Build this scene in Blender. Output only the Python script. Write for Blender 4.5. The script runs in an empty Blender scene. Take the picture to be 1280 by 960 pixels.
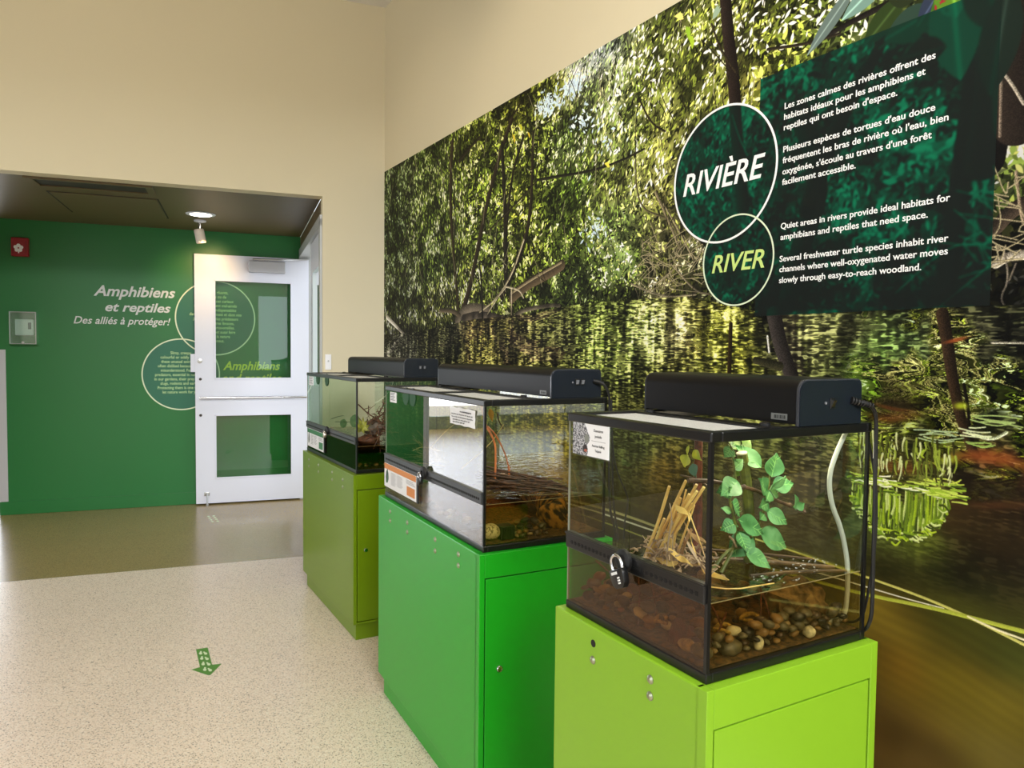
import bpy, bmesh, math, random
import numpy as np
from mathutils import Vector, Matrix, noise
C = bpy.context.scene.collection
SC = bpy.context.scene
random.seed(4)
# ---------------------------------------------------------------- camera, world, lights, exposure
cam_data = bpy.data.cameras.new('camera'); cam = bpy.data.objects.new('camera', cam_data); C.objects.link(cam)
_rt, _up, _bk = (0.8592, -0.5115, 0.0104), (0.0135, 0.0430, 0.9990), (-0.5115, -0.8582, 0.0437)
_m = Matrix((( _rt[0], _up[0], _bk[0], -1.994), (_rt[1], _up[1], _bk[1], 0.0), (_rt[2], _up[2], _bk[2], 1.5), (0, 0, 0, 1)))
_q = _m.to_quaternion(); cam.location = (-1.994, 0, 1.5); cam.rotation_mode = 'QUATERNION'; cam.rotation_quaternion = _q
cam_data.sensor_fit = 'HORIZONTAL'; cam_data.sensor_width = 36; cam_data.lens = 905.2/1280*36; cam_data.clip_start = .02
SC.camera = cam
SC.view_settings.view_transform = 'Standard'; SC.view_settings.look = 'None'
SC.view_settings.exposure = 0.32; SC.view_settings.gamma = 1.0; SC.view_settings.use_curve_mapping = False
SC.cycles.use_denoising = True
SC.cycles.max_bounces = 10; SC.cycles.transparent_max_bounces = 40; SC.cycles.glossy_bounces = 5
SC.cycles.sample_clamp_indirect = 6.0
w = bpy.data.worlds.new('sky'); SC.world = w; w.use_nodes = True
bg = w.node_tree.nodes['Background']; bg.inputs[0].default_value = (.86, .93, 1.0, 1); bg.inputs[1].default_value = 2.2
def area(name, loc, target, sx, sy, power, col):
    l = bpy.data.lights.new(name, 'AREA'); l.shape = 'RECTANGLE'; l.size = sx; l.size_y = sy; l.energy = power; l.color = col
    o = bpy.data.objects.new(name, l); C.objects.link(o); o.location = loc
    d = Vector(target)-Vector(loc); o.rotation_euler = d.to_track_quat('-Z', 'Y').to_euler(); return o
area('daylight_clerestory', (-2.2, -6.4, 5.9), (-1.5, 4.5, .8), 4.2, 2.2, 620, (.95, .97, 1.0))
area('daylight_side_window', (-7.3, .6, 2.2), (0, 1.6, 1.2), 5.0, 2.0, 30, (.93, .96, 1.0))
area('daylight_far_window', (-5.0, 13.0, 2.0), (-4.0, 5, .3), 5.5, 3.2, 190, (.92, .93, 1.0))
def spot(name, loc, target, power, col, deg, blend=.6, size=.04):
    l = bpy.data.lights.new(name, 'SPOT'); l.energy = power; l.color = col; l.spot_size = math.radians(deg); l.spot_blend = blend; l.shadow_soft_size = size
    o = bpy.data.objects.new(name, l); C.objects.link(o); o.location = loc
    o.rotation_euler = (Vector(target)-Vector(loc)).to_track_quat('-Z', 'Y').to_euler(); return o
for _y, _p in ((.4, 36), (1.7, 36), (3.0, 28), (4.2, 11)):
    spot('ceiling_track_light', (-1.25, _y, 3.95), (0, _y+.1, 2.2), _p, (1.0, .85, .66), 92, .95, .06)
spot('ceiling_track_light', (-2.4, 2.6, 3.95), (-1.9, 5.5, 3.3), 34, (1.0, .76, .47), 100, .95, .06)

# ---------------------------------------------------------------- helpers
def lin(c):
    return tuple(((v/255)/12.92 if v/255 <= .04045 else ((v/255+.055)/1.055)**2.4) for v in c)
def mat(name, rgb, rough=.5, metal=0., spec=.5, coat=0., emit=None, estr=0., alpha=1.):
    m = bpy.data.materials.new(name); m.use_nodes = True; b = m.node_tree.nodes['Principled BSDF']
    b.inputs['Base Color'].default_value = (*lin(rgb), 1); b.inputs['Roughness'].default_value = rough
    b.inputs['Metallic'].default_value = metal; b.inputs['Specular IOR Level'].default_value = spec
    b.inputs['Coat Weight'].default_value = coat; b.inputs['Coat Roughness'].default_value = .15
    if emit: b.inputs['Emission Color'].default_value = (*lin(emit), 1); b.inputs['Emission Strength'].default_value = estr
    return m
def nt(m): return m.node_tree, m.node_tree.nodes['Principled BSDF']
def noisy(m, scale, dark, detail=4, stretch=(1, 1, 1), bump=0., contrast=(.35, .65), second=None):
    """base colour varied between itself and 'dark' by noise, with optional bump"""
    t, b = nt(m); N = t.nodes; L = t.links
    tc = N.new('ShaderNodeTexCoord'); mp = N.new('ShaderNodeMapping'); mp.inputs['Scale'].default_value = stretch
    nz = N.new('ShaderNodeTexNoise'); nz.inputs['Scale'].default_value = scale; nz.inputs['Detail'].default_value = detail
    cr = N.new('ShaderNodeValToRGB'); c = b.inputs['Base Color'].default_value
    cr.color_ramp.elements[0].position = contrast[0]; cr.color_ramp.elements[1].position = contrast[1]
    cr.color_ramp.elements[0].color = (*lin(dark), 1); cr.color_ramp.elements[1].color = c
    L.new(tc.outputs['Object'], mp.inputs[0]); L.new(mp.outputs[0], nz.inputs[0]); L.new(nz.outputs[0], cr.inputs[0]); L.new(cr.outputs[0], b.inputs['Base Color'])
    if bump:
        bp = N.new('ShaderNodeBump'); bp.inputs['Strength'].default_value = bump; bp.inputs['Distance'].default_value = .004
        L.new(nz.outputs[0], bp.inputs['Height']); L.new(bp.outputs[0], b.inputs['Normal'])
    return m
def glassy(name, tint, ior=1.5, boost=1.9, rough=0.0, haze=0., hazecol=(255, 255, 255), cap=1.0):
    """thin pane: clear transmission plus a Fresnel mirror on its outer faces"""
    m = bpy.data.materials.new(name); m.use_nodes = True; t = m.node_tree; N = t.nodes; L = t.links; N.clear()
    out = N.new('ShaderNodeOutputMaterial'); tr = N.new('ShaderNodeBsdfTransparent'); tr.inputs[0].default_value = (*lin(tint), 1)
    gl = N.new('ShaderNodeBsdfGlossy'); gl.inputs['Roughness'].default_value = rough; gl.inputs[0].default_value = (1, 1, 1, 1)
    fr = N.new('ShaderNodeFresnel'); fr.inputs[0].default_value = ior
    ge = N.new('ShaderNodeNewGeometry'); inv = N.new('ShaderNodeMath'); inv.operation = 'SUBTRACT'; inv.inputs[0].default_value = boost
    ml = N.new('ShaderNodeMath'); ml.operation = 'MULTIPLY'; mb = N.new('ShaderNodeMath'); mb.operation = 'MULTIPLY'; mb.inputs[1].default_value = boost
    L.new(ge.outputs['Backfacing'], mb.inputs[0]); L.new(mb.outputs[0], inv.inputs[1])
    L.new(fr.outputs[0], ml.inputs[0]); L.new(inv.outputs[0], ml.inputs[1])
    mn = N.new('ShaderNodeMath'); mn.operation = 'MINIMUM'; mn.inputs[1].default_value = cap; L.new(ml.outputs[0], mn.inputs[0])
    mx = N.new('ShaderNodeMixShader'); L.new(mn.outputs[0], mx.inputs[0]); L.new(gl.outputs[0], mx.inputs[2])
    if haze > 0:
        df = N.new('ShaderNodeBsdfDiffuse'); df.inputs[0].default_value = (*lin(hazecol), 1); mh = N.new('ShaderNodeMixShader'); mh.inputs[0].default_value = haze
        L.new(tr.outputs[0], mh.inputs[1]); L.new(df.outputs[0], mh.inputs[2]); L.new(mh.outputs[0], mx.inputs[1])
    else: L.new(tr.outputs[0], mx.inputs[1])
    L.new(mx.outputs[0], out.inputs[0]); return m
class Frame:
    """a local frame: origin and turn about the vertical"""
    def __init__(s, o, deg): s.o = Vector(o); s.a = math.radians(deg)
    def at(s, x, y, z):
        c, n = math.cos(s.a), math.sin(s.a); return s.o+Vector((c*x-n*y, n*x+c*y, z))
    def sub(s, x, y, z, deg=0): return Frame(s.at(x, y, z), math.degrees(s.a)+deg)
WORLD = Frame((0, 0, 0), 0)
def thing(name, label, cat, fr=WORLD, group=None):
    o = bpy.data.objects.new(name, None); C.objects.link(o); o.empty_display_size = .05
    o.location = fr.o; o.rotation_euler = (0, 0, fr.a); return tag(o, label, cat, group)
def tag(o, label=None, cat=None, group=None, kind=None):
    if label: o['label'] = label
    if cat: o['category'] = cat
    if group: o['group'] = group
    if kind: o['kind'] = kind
    return o
class MB:
    def __init__(s): s.b = bmesh.new()
    def box(s, x0, x1, y0, y1, z0, z1, bev=0., seg=2):
        r = bmesh.ops.create_cube(s.b, size=1); vs = r['verts']
        for v in vs: v.co = Vector(((x0+x1)/2+v.co.x*(x1-x0), (y0+y1)/2+v.co.y*(y1-y0), (z0+z1)/2+v.co.z*(z1-z0)))
        if bev > 0:
            es = list({e for v in vs for e in v.link_edges}); bmesh.ops.bevel(s.b, geom=es, offset=bev, segments=seg, profile=.5, affect='EDGES')
        return s
    def prism(s, poly, p0, ex, ey, en):
        """poly in (ex,ey), swept along vector en from p0"""
        p0, ex, ey, en = Vector(p0), Vector(ex), Vector(ey), Vector(en)
        a = [s.b.verts.new(p0+ex*u+ey*v) for u, v in poly]; c = [s.b.verts.new(v.co+en) for v in a]
        n = len(a); s.b.faces.new(a); s.b.faces.new(c[::-1])
        for i in range(n): s.b.faces.new((a[i], c[i], c[(i+1) % n], a[(i+1) % n]))
        return s
    def tube(s, pts, rad, n=8, caps=True):
        pts = [Vector(p) for p in pts]; rad = rad if isinstance(rad, (list, tuple)) else [rad]*len(pts); rings = []; up = None
        for i, p in enumerate(pts):
            d = (pts[min(i+1, len(pts)-1)]-pts[max(i-1, 0)]).normalized()
            if up is None: up = d.orthogonal().normalized()
            x = (up-d*up.dot(d)); x = x.normalized() if x.length > 1e-6 else d.orthogonal().normalized(); up = x; y = d.cross(x)
            rings.append([s.b.verts.new(p+(x*math.cos(2*math.pi*k/n)+y*math.sin(2*math.pi*k/n))*rad[i]) for k in range(n)])
        for a, b in zip(rings[:-1], rings[1:]):
            for k in range(n): s.b.faces.new((a[k], a[(k+1) % n], b[(k+1) % n], b[k]))
        if caps: s.b.faces.new(rings[0][::-1]); s.b.faces.new(rings[-1])
        return s
    def lathe(s, prof, c, axis=(0, 0, 1), n=32):
        """prof: (radius, height) pairs along the axis"""
        ax = Vector(axis).normalized(); x = ax.orthogonal().normalized(); y = ax.cross(x); c = Vector(c); rings = []
        for r, h in prof:
            rings.append([s.b.verts.new(c+ax*h+(x*math.cos(2*math.pi*k/n)+y*math.sin(2*math.pi*k/n))*max(r, 1e-5)) for k in range(n)])
        for a, b in zip(rings[:-1], rings[1:]):
            for k in range(n): s.b.faces.new((a[k], a[(k+1) % n], b[(k+1) % n], b[k]))
        s.b.faces.new(rings[0][::-1]); s.b.faces.new(rings[-1]); return s
    def ball(s, c, r, sub=2, sq=(1, 1, 1), lump=0., seed=0, freq=1.5):
        res = bmesh.ops.create_icosphere(s.b, subdivisions=sub, radius=1)
        for v in res['verts']:
            k = 1+lump*noise.noise(v.co*freq+Vector((seed*7.3, seed*1.7, seed*3.1)))
            v.co = Vector(c)+Vector((v.co.x*sq[0], v.co.y*sq[1], v.co.z*sq[2]))*r*k
        return s
    def leaf(s, base, tip, width, normal, cup=.12, n=7, fold=.10, droop=.0):
        b, t = Vector(base), Vector(tip); d = t-b; L = d.length; d.normalize(); nn = Vector(normal); nn = (nn-d*nn.dot(d)).normalized(); sd = d.cross(nn); rows = []
        for i in range(n+1):
            u = i/n; wdt = width*.5*(math.sin(math.pi*min(u*1.02, 1)**.78))*(1-.15*u) if 0 < i < n else width*.015
            mid = b+d*L*u-nn*(L*cup*u*u)+nn*L*.05*math.sin(math.pi*u)-Vector((0, 0, 1))*droop*L*u*u
            rows.append([s.b.verts.new(mid+sd*wdt*q+nn*abs(q)*width*fold) for q in (-1, -.5, 0, .5, 1)])
        bot = []
        for r in rows: bot.append([s.b.verts.new(v.co-nn*.0006) for v in r])
        for i in range(n):
            for k in range(4):
                s.b.faces.new((rows[i][k], rows[i][k+1], rows[i+1][k+1], rows[i+1][k])); s.b.faces.new((bot[i][k], bot[i+1][k], bot[i+1][k+1], bot[i][k+1]))
            for k in (0, 4):
                a = (rows[i][k], rows[i+1][k], bot[i+1][k], bot[i][k]); s.b.faces.new(a if k == 0 else a[::-1])
        return s
    def build(s, name, m, parent=None, fr=None, smooth=False):
        me = bpy.data.meshes.new(name); bmesh.ops.recalc_face_normals(s.b, faces=s.b.faces); s.b.to_mesh(me); s.b.free()
        me.materials.append(m)
        o = bpy.data.objects.new(name, me); C.objects.link(o)
        if smooth:
            for p in me.polygons: p.use_smooth = True
            try: me.set_sharp_from_angle(angle=math.radians(40))
            except Exception: pass
        if parent is not None: o.parent = parent
        if fr is not None: o.location = fr.o; o.rotation_euler = (0, 0, fr.a)
        return o
def smooth_path(P, it=2):
    P = [Vector(p) for p in P]
    for _ in range(it):
        Q = [P[0]]
        for a, b in zip(P[:-1], P[1:]): Q += [a*.75+b*.25, a*.25+b*.75]
        P = Q+[P[-1]]
    return P
def struct(name, mb, m, fr=None, parent=None):
    o = mb.build(name, m, parent, fr)
    if parent is None: o['kind'] = 'structure'
    return o
_glyph_cache = {}
def glyphs(text, shear=0., bold=0.):
    cu = bpy.data.curves.new('glyphs', 'FONT'); cu.body = text; cu.size = 1; cu.shear = shear; cu.offset = bold; cu.resolution_u = 3; cu.fill_mode = 'FRONT'
    o = bpy.data.objects.new('glyphs', cu); C.objects.link(o); dg = bpy.context.evaluated_depsgraph_get(); dg.update()
    me = bpy.data.meshes.new_from_object(o.evaluated_get(dg)); V = [v.co.copy() for v in me.vertices]; F = [list(p.vertices) for p in me.polygons]
    bpy.data.objects.remove(o); bpy.data.curves.remove(cu); bpy.data.meshes.remove(me); return V, F
def lettering(name, lines, m, parent=None, fr=None, shear=0., bold=.008, depth=.0008, y=0.):
    """lines: (text, x_left, z_baseline, width or None, cap height[, align]); flat letters facing local -Y, with a little thickness"""
    bm = bmesh.new()
    for ln in lines:
        text, x, z, wd, cap = ln[:5]; al = ln[5] if len(ln) > 5 else 'l'
        V, F = glyphs(text, shear, bold)
        if not V: continue
        x0 = min(v.x for v in V); x1 = max(v.x for v in V); sy = cap/.70; sx = (wd/(x1-x0)) if wd else sy*.86
        ww = (x1-x0)*sx; ox = x if al == 'l' else (x-ww if al == 'r' else x-ww/2)
        vs = [bm.verts.new((ox+(v.x-x0)*sx, y-depth, z+v.y*sy)) for v in V]
        for f in F:
            try: bm.faces.new([vs[i] for i in f])
            except ValueError: pass
    r = bmesh.ops.extrude_face_region(bm, geom=list(bm.faces))
    for v in [g for g in r['geom'] if isinstance(g, bmesh.types.BMVert)]: v.co.y += depth
    mb = MB(); mb.b.free(); mb.b = bm; return mb.build(name, m, parent, fr)
def ring_mb(cx, cz, r, wdt, y, depth=.0012, n=96):
    mb = MB(); b = mb.b; R = []
    for k in range(n):
        a = 2*math.pi*k/n; R.append([b.verts.new((cx+rr*math.cos(a), yy, cz+rr*math.sin(a))) for rr, yy in ((r-wdt/2, y), (r+wdt/2, y), (r+wdt/2, y-depth), (r-wdt/2, y-depth))])
    for k in range(n):
        p, q = R[k], R[(k+1) % n]
        for j in range(4): b.faces.new((p[j], p[(j+1) % 4], q[(j+1) % 4], q[j]))
    return mb
def disc_mb(cx, cz, r, y, depth, n=96):
    mb = MB(); mb.prism([(cx+r*math.cos(2*math.pi*k/n), cz+r*math.sin(2*math.pi*k/n)) for k in range(n)], (0, y-depth, 0), (1, 0, 0), (0, 0, 1), (0, depth, 0)); return mb
FOREST_TONES="""4.95 2.70 62 70 45;5.11 2.32 60 68 48;4.95 1.90 70 75 60;4.94 1.61 85 85 78;4.53 2.78 75 85 45;4.40 2.44 90 100 55;4.39 2.07 85 95 60;4.26 1.81 95 95 65;3.74 2.74 85 90 40;3.64 2.45 110 120 55;3.63 2.13 105 115 60;3.72 1.92 110 115 65;3.30 2.80 80 80 35;3.21 2.53 100 105 50;3.28 2.26 110 115 50;3.20 2.00 95 100 45;2.93 2.77 130 130 60;2.78 2.81 200 205 195;2.85 2.52 75 85 50;2.78 2.29 80 95 45;2.78 2.03 100 115 50;2.77 1.84 80 90 55;2.63 2.85 190 200 200;2.55 2.62 150 160 110;2.49 2.40 140 150 90;2.49 2.23 150 155 90;2.48 2.06 150 165 105;2.43 1.88 135 155 90;2.42 1.75 70 75 45;2.20 2.77 105 110 60;2.20 2.55 140 145 75;2.19 2.33 150 150 80;2.19 2.14 155 150 90;2.18 1.95 150 145 100;2.18 1.79 100 95 65;1.99 2.69 110 115 55;1.90 2.49 130 135 60;1.83 2.58 110 110 60;1.76 2.42 150 145 70;1.60 2.57 120 125 60;1.60 2.44 160 165 70;1.42 2.51 110 120 80;1.39 2.38 90 100 50;1.29 2.41 80 85 55;1.22 2.45 60 65 45;1.11 2.41 70 90 40;2.02 2.23 90 90 60;1.96 1.84 70 70 50;1.78 2.18 80 80 50;1.59 2.26 110 115 60;1.55 2.08 110 115 60;1.39 2.14 100 120 60;1.23 2.10 110 140 80;1.10 2.13 120 160 100;1.08 2.02 110 150 90;1.55 1.87 70 85 50;1.38 1.90 110 130 70;1.23 1.90 100 120 60;1.07 1.87 90 100 50;1.54 1.72 35 40 30;1.37 1.73 50 60 40;1.22 1.74 50 60 40;1.07 1.73 50 55 40;1.02 2.29 45 45 38;0.94 2.27 55 45 38;0.94 2.15 60 50 42;1.00 2.15 30 30 27;0.94 1.98 170 180 110;0.93 1.89 120 140 80;0.94 1.81 55 50 40;0.93 1.75 60 55 48;0.92 1.67 22 22 20"""
RIVER_TONES="""4.94 1.49 75 75 70;4.14 1.55 70 70 50;3.71 1.55 115 108 55;3.35 1.54 95 90 55;2.90 1.58 75 75 45;2.64 1.65 95 105 50;2.52 1.51 120 135 60;2.31 1.57 120 130 70;2.08 1.57 115 110 75;1.92 1.57 165 165 60;1.80 1.51 120 120 40;1.99 1.45 130 130 60;1.60 1.54 80 80 60;1.51 1.56 110 110 70;1.37 1.56 90 90 60;1.26 1.51 100 130 60;1.15 1.53 80 100 60;1.06 1.53 70 60 40;1.00 1.55 60 60 45;0.93 1.55 25 25 20;1.26 1.37 95 115 50;1.21 1.40 90 85 40;1.12 1.43 50 75 40;0.99 1.39 40 60 30;0.92 1.39 40 50 30;1.23 1.24 90 95 45;1.14 1.25 60 60 40;1.03 1.30 60 70 30;0.92 1.31 50 55 30;1.25 1.16 80 55 28;1.07 1.21 60 55 30;0.93 1.23 125 68 32;0.93 1.15 50 32 18;1.22 1.10 70 75 30;1.11 1.14 100 115 38;0.98 1.10 55 38 20;1.22 1.01 95 110 50;1.13 1.00 110 125 38;0.98 0.99 40 30 18;1.22 0.89 40 38 18;1.02 0.92 28 26 16;0.89 1.00 30 26 18;1.21 0.76 130 108 35;1.01 0.82 85 85 30;0.88 0.77 75 80 30;1.18 0.62 115 88 26;1.01 0.64 110 95 28;0.89 0.59 125 110 35;1.20 0.40 95 70 28;1.11 0.38 120 95 45;0.89 0.49 130 115 50;2.51 1.08 72 78 40;2.63 0.92 80 76 40;2.30 1.11 66 70 38;2.15 1.03 105 80 32;1.68 1.18 95 95 50;1.52 1.10 110 95 50;1.41 1.12 75 70 45;2.51 0.87 80 76 42;3.52 1.10 100 100 40;3.18 1.09 125 115 50;2.95 1.03 145 120 40;3.34 0.98 115 105 50;2.88 0.88 145 115 40;2.39 0.65 62 60 35;1.41 1.21 75 70 45;1.86 1.04 90 85 45;2.02 0.86 70 60 35;4.13 0.89 100 95 45;4.64 0.83 60 65 35;1.71 0.96 85 75 40;1.49 0.95 70 62 38"""
FOREST_LIMBS="""4.092 2.792 4.122 2.494 4.083 2.192 3.976 1.694|0.034 0.020|66 56 40
3.991 2.662 3.835 2.712 3.736 2.734|0.019 0.014|55 48 36
3.376 2.738 3.476 2.614 3.634 2.360 3.745 2.103 3.821 1.915 3.933 1.741|0.025 0.043|62 52 40
3.476 2.635 3.434 2.283 3.418 1.892|0.026 0.035|48 44 34
3.252 2.623 3.370 2.441 3.415 2.194|0.016 0.022|50 45 34
3.159 2.620 3.166 2.238 3.239 2.044 3.392 1.882 3.460 1.808|0.016 0.035|58 50 38
3.116 2.370 2.916 2.350 2.661 2.320 2.437 2.321 2.306 2.337|0.012 0.007|50 48 38
3.612 2.186 3.285 2.300 3.115 2.366|0.009 0.008|60 55 40
3.410 2.747 3.335 2.769 3.279 2.803|0.013 0.008|50 44 30
3.356 1.793 3.196 1.854 2.975 1.896 2.886 1.922|0.051 0.042|92 80 62
3.357 1.819 3.158 1.876 2.893 1.935|0.013 0.011|140 128 100
4.008 1.695 3.923 1.750 3.798 1.763 3.622 1.737|0.049 0.045|125 115 100
3.922 1.702 3.718 1.722 3.354 1.673|0.039 0.026|110 100 88
3.718 1.732 3.531 1.790 3.359 1.909 3.240 2.085|0.009 0.012|170 160 130
3.354 1.673 3.273 1.721 2.971 1.735 2.902 1.728|0.021 0.015|120 112 95
4.263 1.765 4.087 1.757 3.976 1.723|0.021 0.024|100 90 75
3.723 2.009 3.691 1.868 3.678 1.638|0.014 0.014|45 42 36
3.802 1.970 3.721 1.907 3.681 1.813|0.009 0.009|50 46 38
3.358 1.845 3.354 1.695|0.009 0.009|180 165 140
3.426 1.858 3.275 1.831 3.234 1.786|0.009 0.008|170 160 135
3.622 1.718 3.513 1.803 3.426 1.850|0.009 0.009|165 155 130
3.197 1.916 3.049 2.022|0.008 0.008|50 45 34
2.341 2.544 2.265 2.426 2.184 2.377|0.007 0.006|55 48 38
2.359 2.304 2.351 2.171 2.304 2.091 2.231 2.060 2.138 2.023 2.091 1.940|0.007 0.006|95 88 66
2.233 2.149 2.146 2.009 2.091 1.909|0.010 0.009|130 120 95
2.185 2.093 2.092 1.971 2.013 1.855|0.006 0.006|140 130 105
2.133 1.852 2.001 1.734 1.920 1.720|0.006 0.006|130 120 100
2.371 1.792 2.175 1.723 2.000 1.725|0.007 0.006|150 140 115
5.199 1.758 4.943 1.656 4.822 1.608|0.030 0.017|190 185 170
1.900 2.90 1.872 2.646 1.837 2.467 1.815 2.240 1.779 2.011|0.040 0.044|52 42 36
1.559 2.280 1.464 2.033 1.545 1.845 1.585 1.668|0.056 0.063|42 40 40
1.269 2.425 1.467 2.132 1.519 1.968|0.027 0.051|34 32 32
1.949 2.703 1.908 2.603 1.830 2.493|0.006 0.006|66 58 40
1.507 2.483 1.397 2.496 1.272 2.505|0.012 0.016|45 40 36
1.693 2.523 1.536 2.486 1.423 2.477|0.008 0.007|60 52 40
1.292 2.388 1.178 2.430 1.125 2.456|0.007 0.013|80 70 60
1.273 2.404 1.177 2.417|0.007 0.007|150 140 120
1.022 2.415 1.035 2.217 1.048 2.036 1.070 1.810 1.085 1.631|0.029 0.051|30 28 27
1.013 2.411 0.980 2.279 0.983 2.121 0.998 2.004|0.073 0.082|34 31 29
0.947 2.385 0.937 2.265 0.918 2.084|0.079 0.098|50 42 36
0.972 2.336 0.948 2.268 0.959 2.213|0.004 0.004|150 140 125
0.988 2.252 0.945 2.189 0.911 2.121|0.006 0.006|150 142 128
0.964 2.195 0.962 2.056|0.006 0.006|125 112 98
0.947 2.385 0.939 2.304 0.970 2.256|0.004 0.004|140 130 115
0.960 1.736 0.933 1.753 0.897 1.753|0.018 0.020|160 152 138
0.963 1.827 0.933 1.862 0.902 1.877|0.028 0.031|70 60 50
0.943 1.774 0.927 1.693 0.947 1.651 0.932 1.624|0.004 0.004|120 112 100
0.922 1.959 0.910 1.868 0.900 1.828|0.006 0.006|140 125 105
0.914 1.732 0.927 1.693|0.004 0.004|110 102 90"""
RIVER_LIMBS="""1.639 1.636 1.613 1.537 1.562 1.432|0.059 0.052|60 55 52
1.825 1.609 1.827 1.423|0.017 0.020|55 45 22
1.088 1.616 1.071 1.534 1.057 1.449 1.033 1.344 1.000 1.263|0.034 0.025|58 44 30
1.026 1.429 1.009 1.346 1.011 1.294 0.980 1.245|0.008 0.008|28 24 18
0.962 1.538 0.889 1.537|0.006 0.006|150 145 130
1.012 1.304 0.953 1.289 0.920 1.313|0.010 0.008|180 190 150
1.663 1.564 1.654 1.510|0.008 0.008|200 195 180
1.711 1.482 1.610 1.463|0.025 0.032|60 58 40"""
REEDS="""3.60 0.75 3.10 0.785 2.747 0.806 2.40 0.812 2.06 0.797 1.75 0.80|0.014 0.010|175 165 110
3.30 0.76 2.684 0.790 2.06 0.780 1.80 0.785|0.009 0.007|215 210 185
1.85 0.872 1.55 0.862 1.284 0.847 1.121 0.838 0.994 0.821 0.861 0.793 0.60 0.74 0.2 0.66|0.006 0.009|205 200 110
1.75 0.818 1.50 0.815 1.283 0.818 1.166 0.818 1.056 0.823|0.005 0.003|244 240 226
1.80 0.775 1.50 0.785 1.282 0.793 1.099 0.814 0.994 0.820 0.863 0.825 0.60 0.84 0.2 0.86|0.009 0.013|178 186 70
0.994 0.821 0.926 0.809 0.862 0.806 0.60 0.78|0.005 0.007|238 228 190
2.746 0.752 2.292 0.747 2.056 0.730 1.6 0.72|0.007 0.007|150 150 70"""
# ---------------------------------------------------------------- printed river mural (picture painted in code)
MY0, MY1, MZ1, MR = -0.75, 5.26, 2.85, 560          # mural spans y MY0..MY1, z 0..MZ1, MR dots per metre
def smooth_noise(h, w, ny, nx, r):
    g = r.random((ny+2, nx+2))
    yy = np.linspace(0, ny, h, endpoint=False); xx = np.linspace(0, nx, w, endpoint=False)
    iy = yy.astype(int); ix = xx.astype(int)
    fy = (yy-iy); fx = (xx-ix); fy = (fy*fy*(3-2*fy))[:, None]; fx = (fx*fx*(3-2*fx))[None]
    a = g[iy][:, ix]; b = g[iy][:, ix+1]; c = g[iy+1][:, ix]; d = g[iy+1][:, ix+1]
    return (a*(1-fx)+b*fx)*(1-fy)+(c*(1-fx)+d*fx)*fy
def parse(s): return np.array([[float(q) for q in it.split()] for it in s.split(';')])
def tones(tab, H, W, step=12, power=3.2):
    ys = MY1-(np.arange(0, W+step, step)/MR); zs = MZ1-(np.arange(0, H+step, step)/MR)
    Y, Z = np.meshgrid(ys, zs); num = 0; den = 0
    for y, z, r, g, b in tab:
        wgt = 1/((((Y-y)**2+(Z-z)**2*2.0)+0.004)**(power/2))
        num = num+wgt[..., None]*np.array([r, g, b]); den = den+wgt
    c = num/den[..., None]/255
    h, w = c.shape[:2]
    yi = np.arange(H)/step; xi = np.arange(W)/step; iy = np.minimum(yi.astype(int), h-2); ix = np.minimum(xi.astype(int), w-2)
    fy = (yi-iy)[:, None, None]; fx = (xi-ix)[None, :, None]
    return ((c[iy][:, ix]*(1-fx)+c[iy][:, ix+1]*fx)*(1-fy)+(c[iy+1][:, ix]*(1-fx)+c[iy+1][:, ix+1]*fx)*fy)
def limb(img, pts, w0, w1, col, rng, ridge=0.35):
    H, W = img.shape[:2]
    P = np.array([[(MY1-y)*MR, (MZ1-z)*MR] for y, z in pts])
    # smooth the polyline
    if len(P) > 2:
        for _ in range(2):
            Q = [P[0]]
            for a, b in zip(P[:-1], P[1:]): Q += [a*.75+b*.25, a*.25+b*.75]
            Q.append(P[-1]); P = np.array(Q)
    seg = np.hypot(*(P[1:]-P[:-1]).T); L = np.concatenate([[0], np.cumsum(seg)]); tot = max(L[-1], 1e-6)
    for i in range(len(P)-1):
        a, b = P[i], P[i+1]; t0, t1 = L[i]/tot, L[i+1]/tot
        r0 = max((w0+(w1-w0)*t0)*MR/2, .75); r1 = max((w0+(w1-w0)*t1)*MR/2, .75); m = max(r0, r1)+2
        x0 = int(max(min(a[0], b[0])-m, 0)); x1 = int(min(max(a[0], b[0])+m+1, W))
        y0 = int(max(min(a[1], b[1])-m, 0)); y1 = int(min(max(a[1], b[1])+m+1, H))
        if x1 <= x0 or y1 <= y0: continue
        X, Yy = np.meshgrid(np.arange(x0, x1), np.arange(y0, y1)); d = b-a; n = max(d@d, 1e-9)
        t = np.clip(((X-a[0])*d[0]+(Yy-a[1])*d[1])/n, 0, 1)
        sx = (X-a[0]-t*d[0]); sy = (Yy-a[1]-t*d[1]); dist = np.hypot(sx, sy); r = r0+(r1-r0)*t
        side = (sx*d[1]-sy*d[0])/np.sqrt(n)/r
        al = np.clip(r-dist+.5, 0, 1)[..., None]
        tone = 1+ridge*(-side)*.8+ridge*(rng.random(X.shape)-.5)*1.1
        c = np.array(col)/255*np.clip(tone, .3, 1.8)[..., None]
        img[y0:y1, x0:x1] = img[y0:y1, x0:x1]*(1-al)+c*al
def limbs(img, txt, rng, ridge=.35, fat=1.):
    for ln in txt.strip().split('\n'):
        p, w, c = ln.split('|'); p = [float(q) for q in p.split()]; w = [float(q) for q in w.split()]
        limb(img, list(zip(p[::2], p[1::2])), w[0]*fat, w[1]*fat, [float(q) for q in c.split()], rng, ridge)
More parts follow.
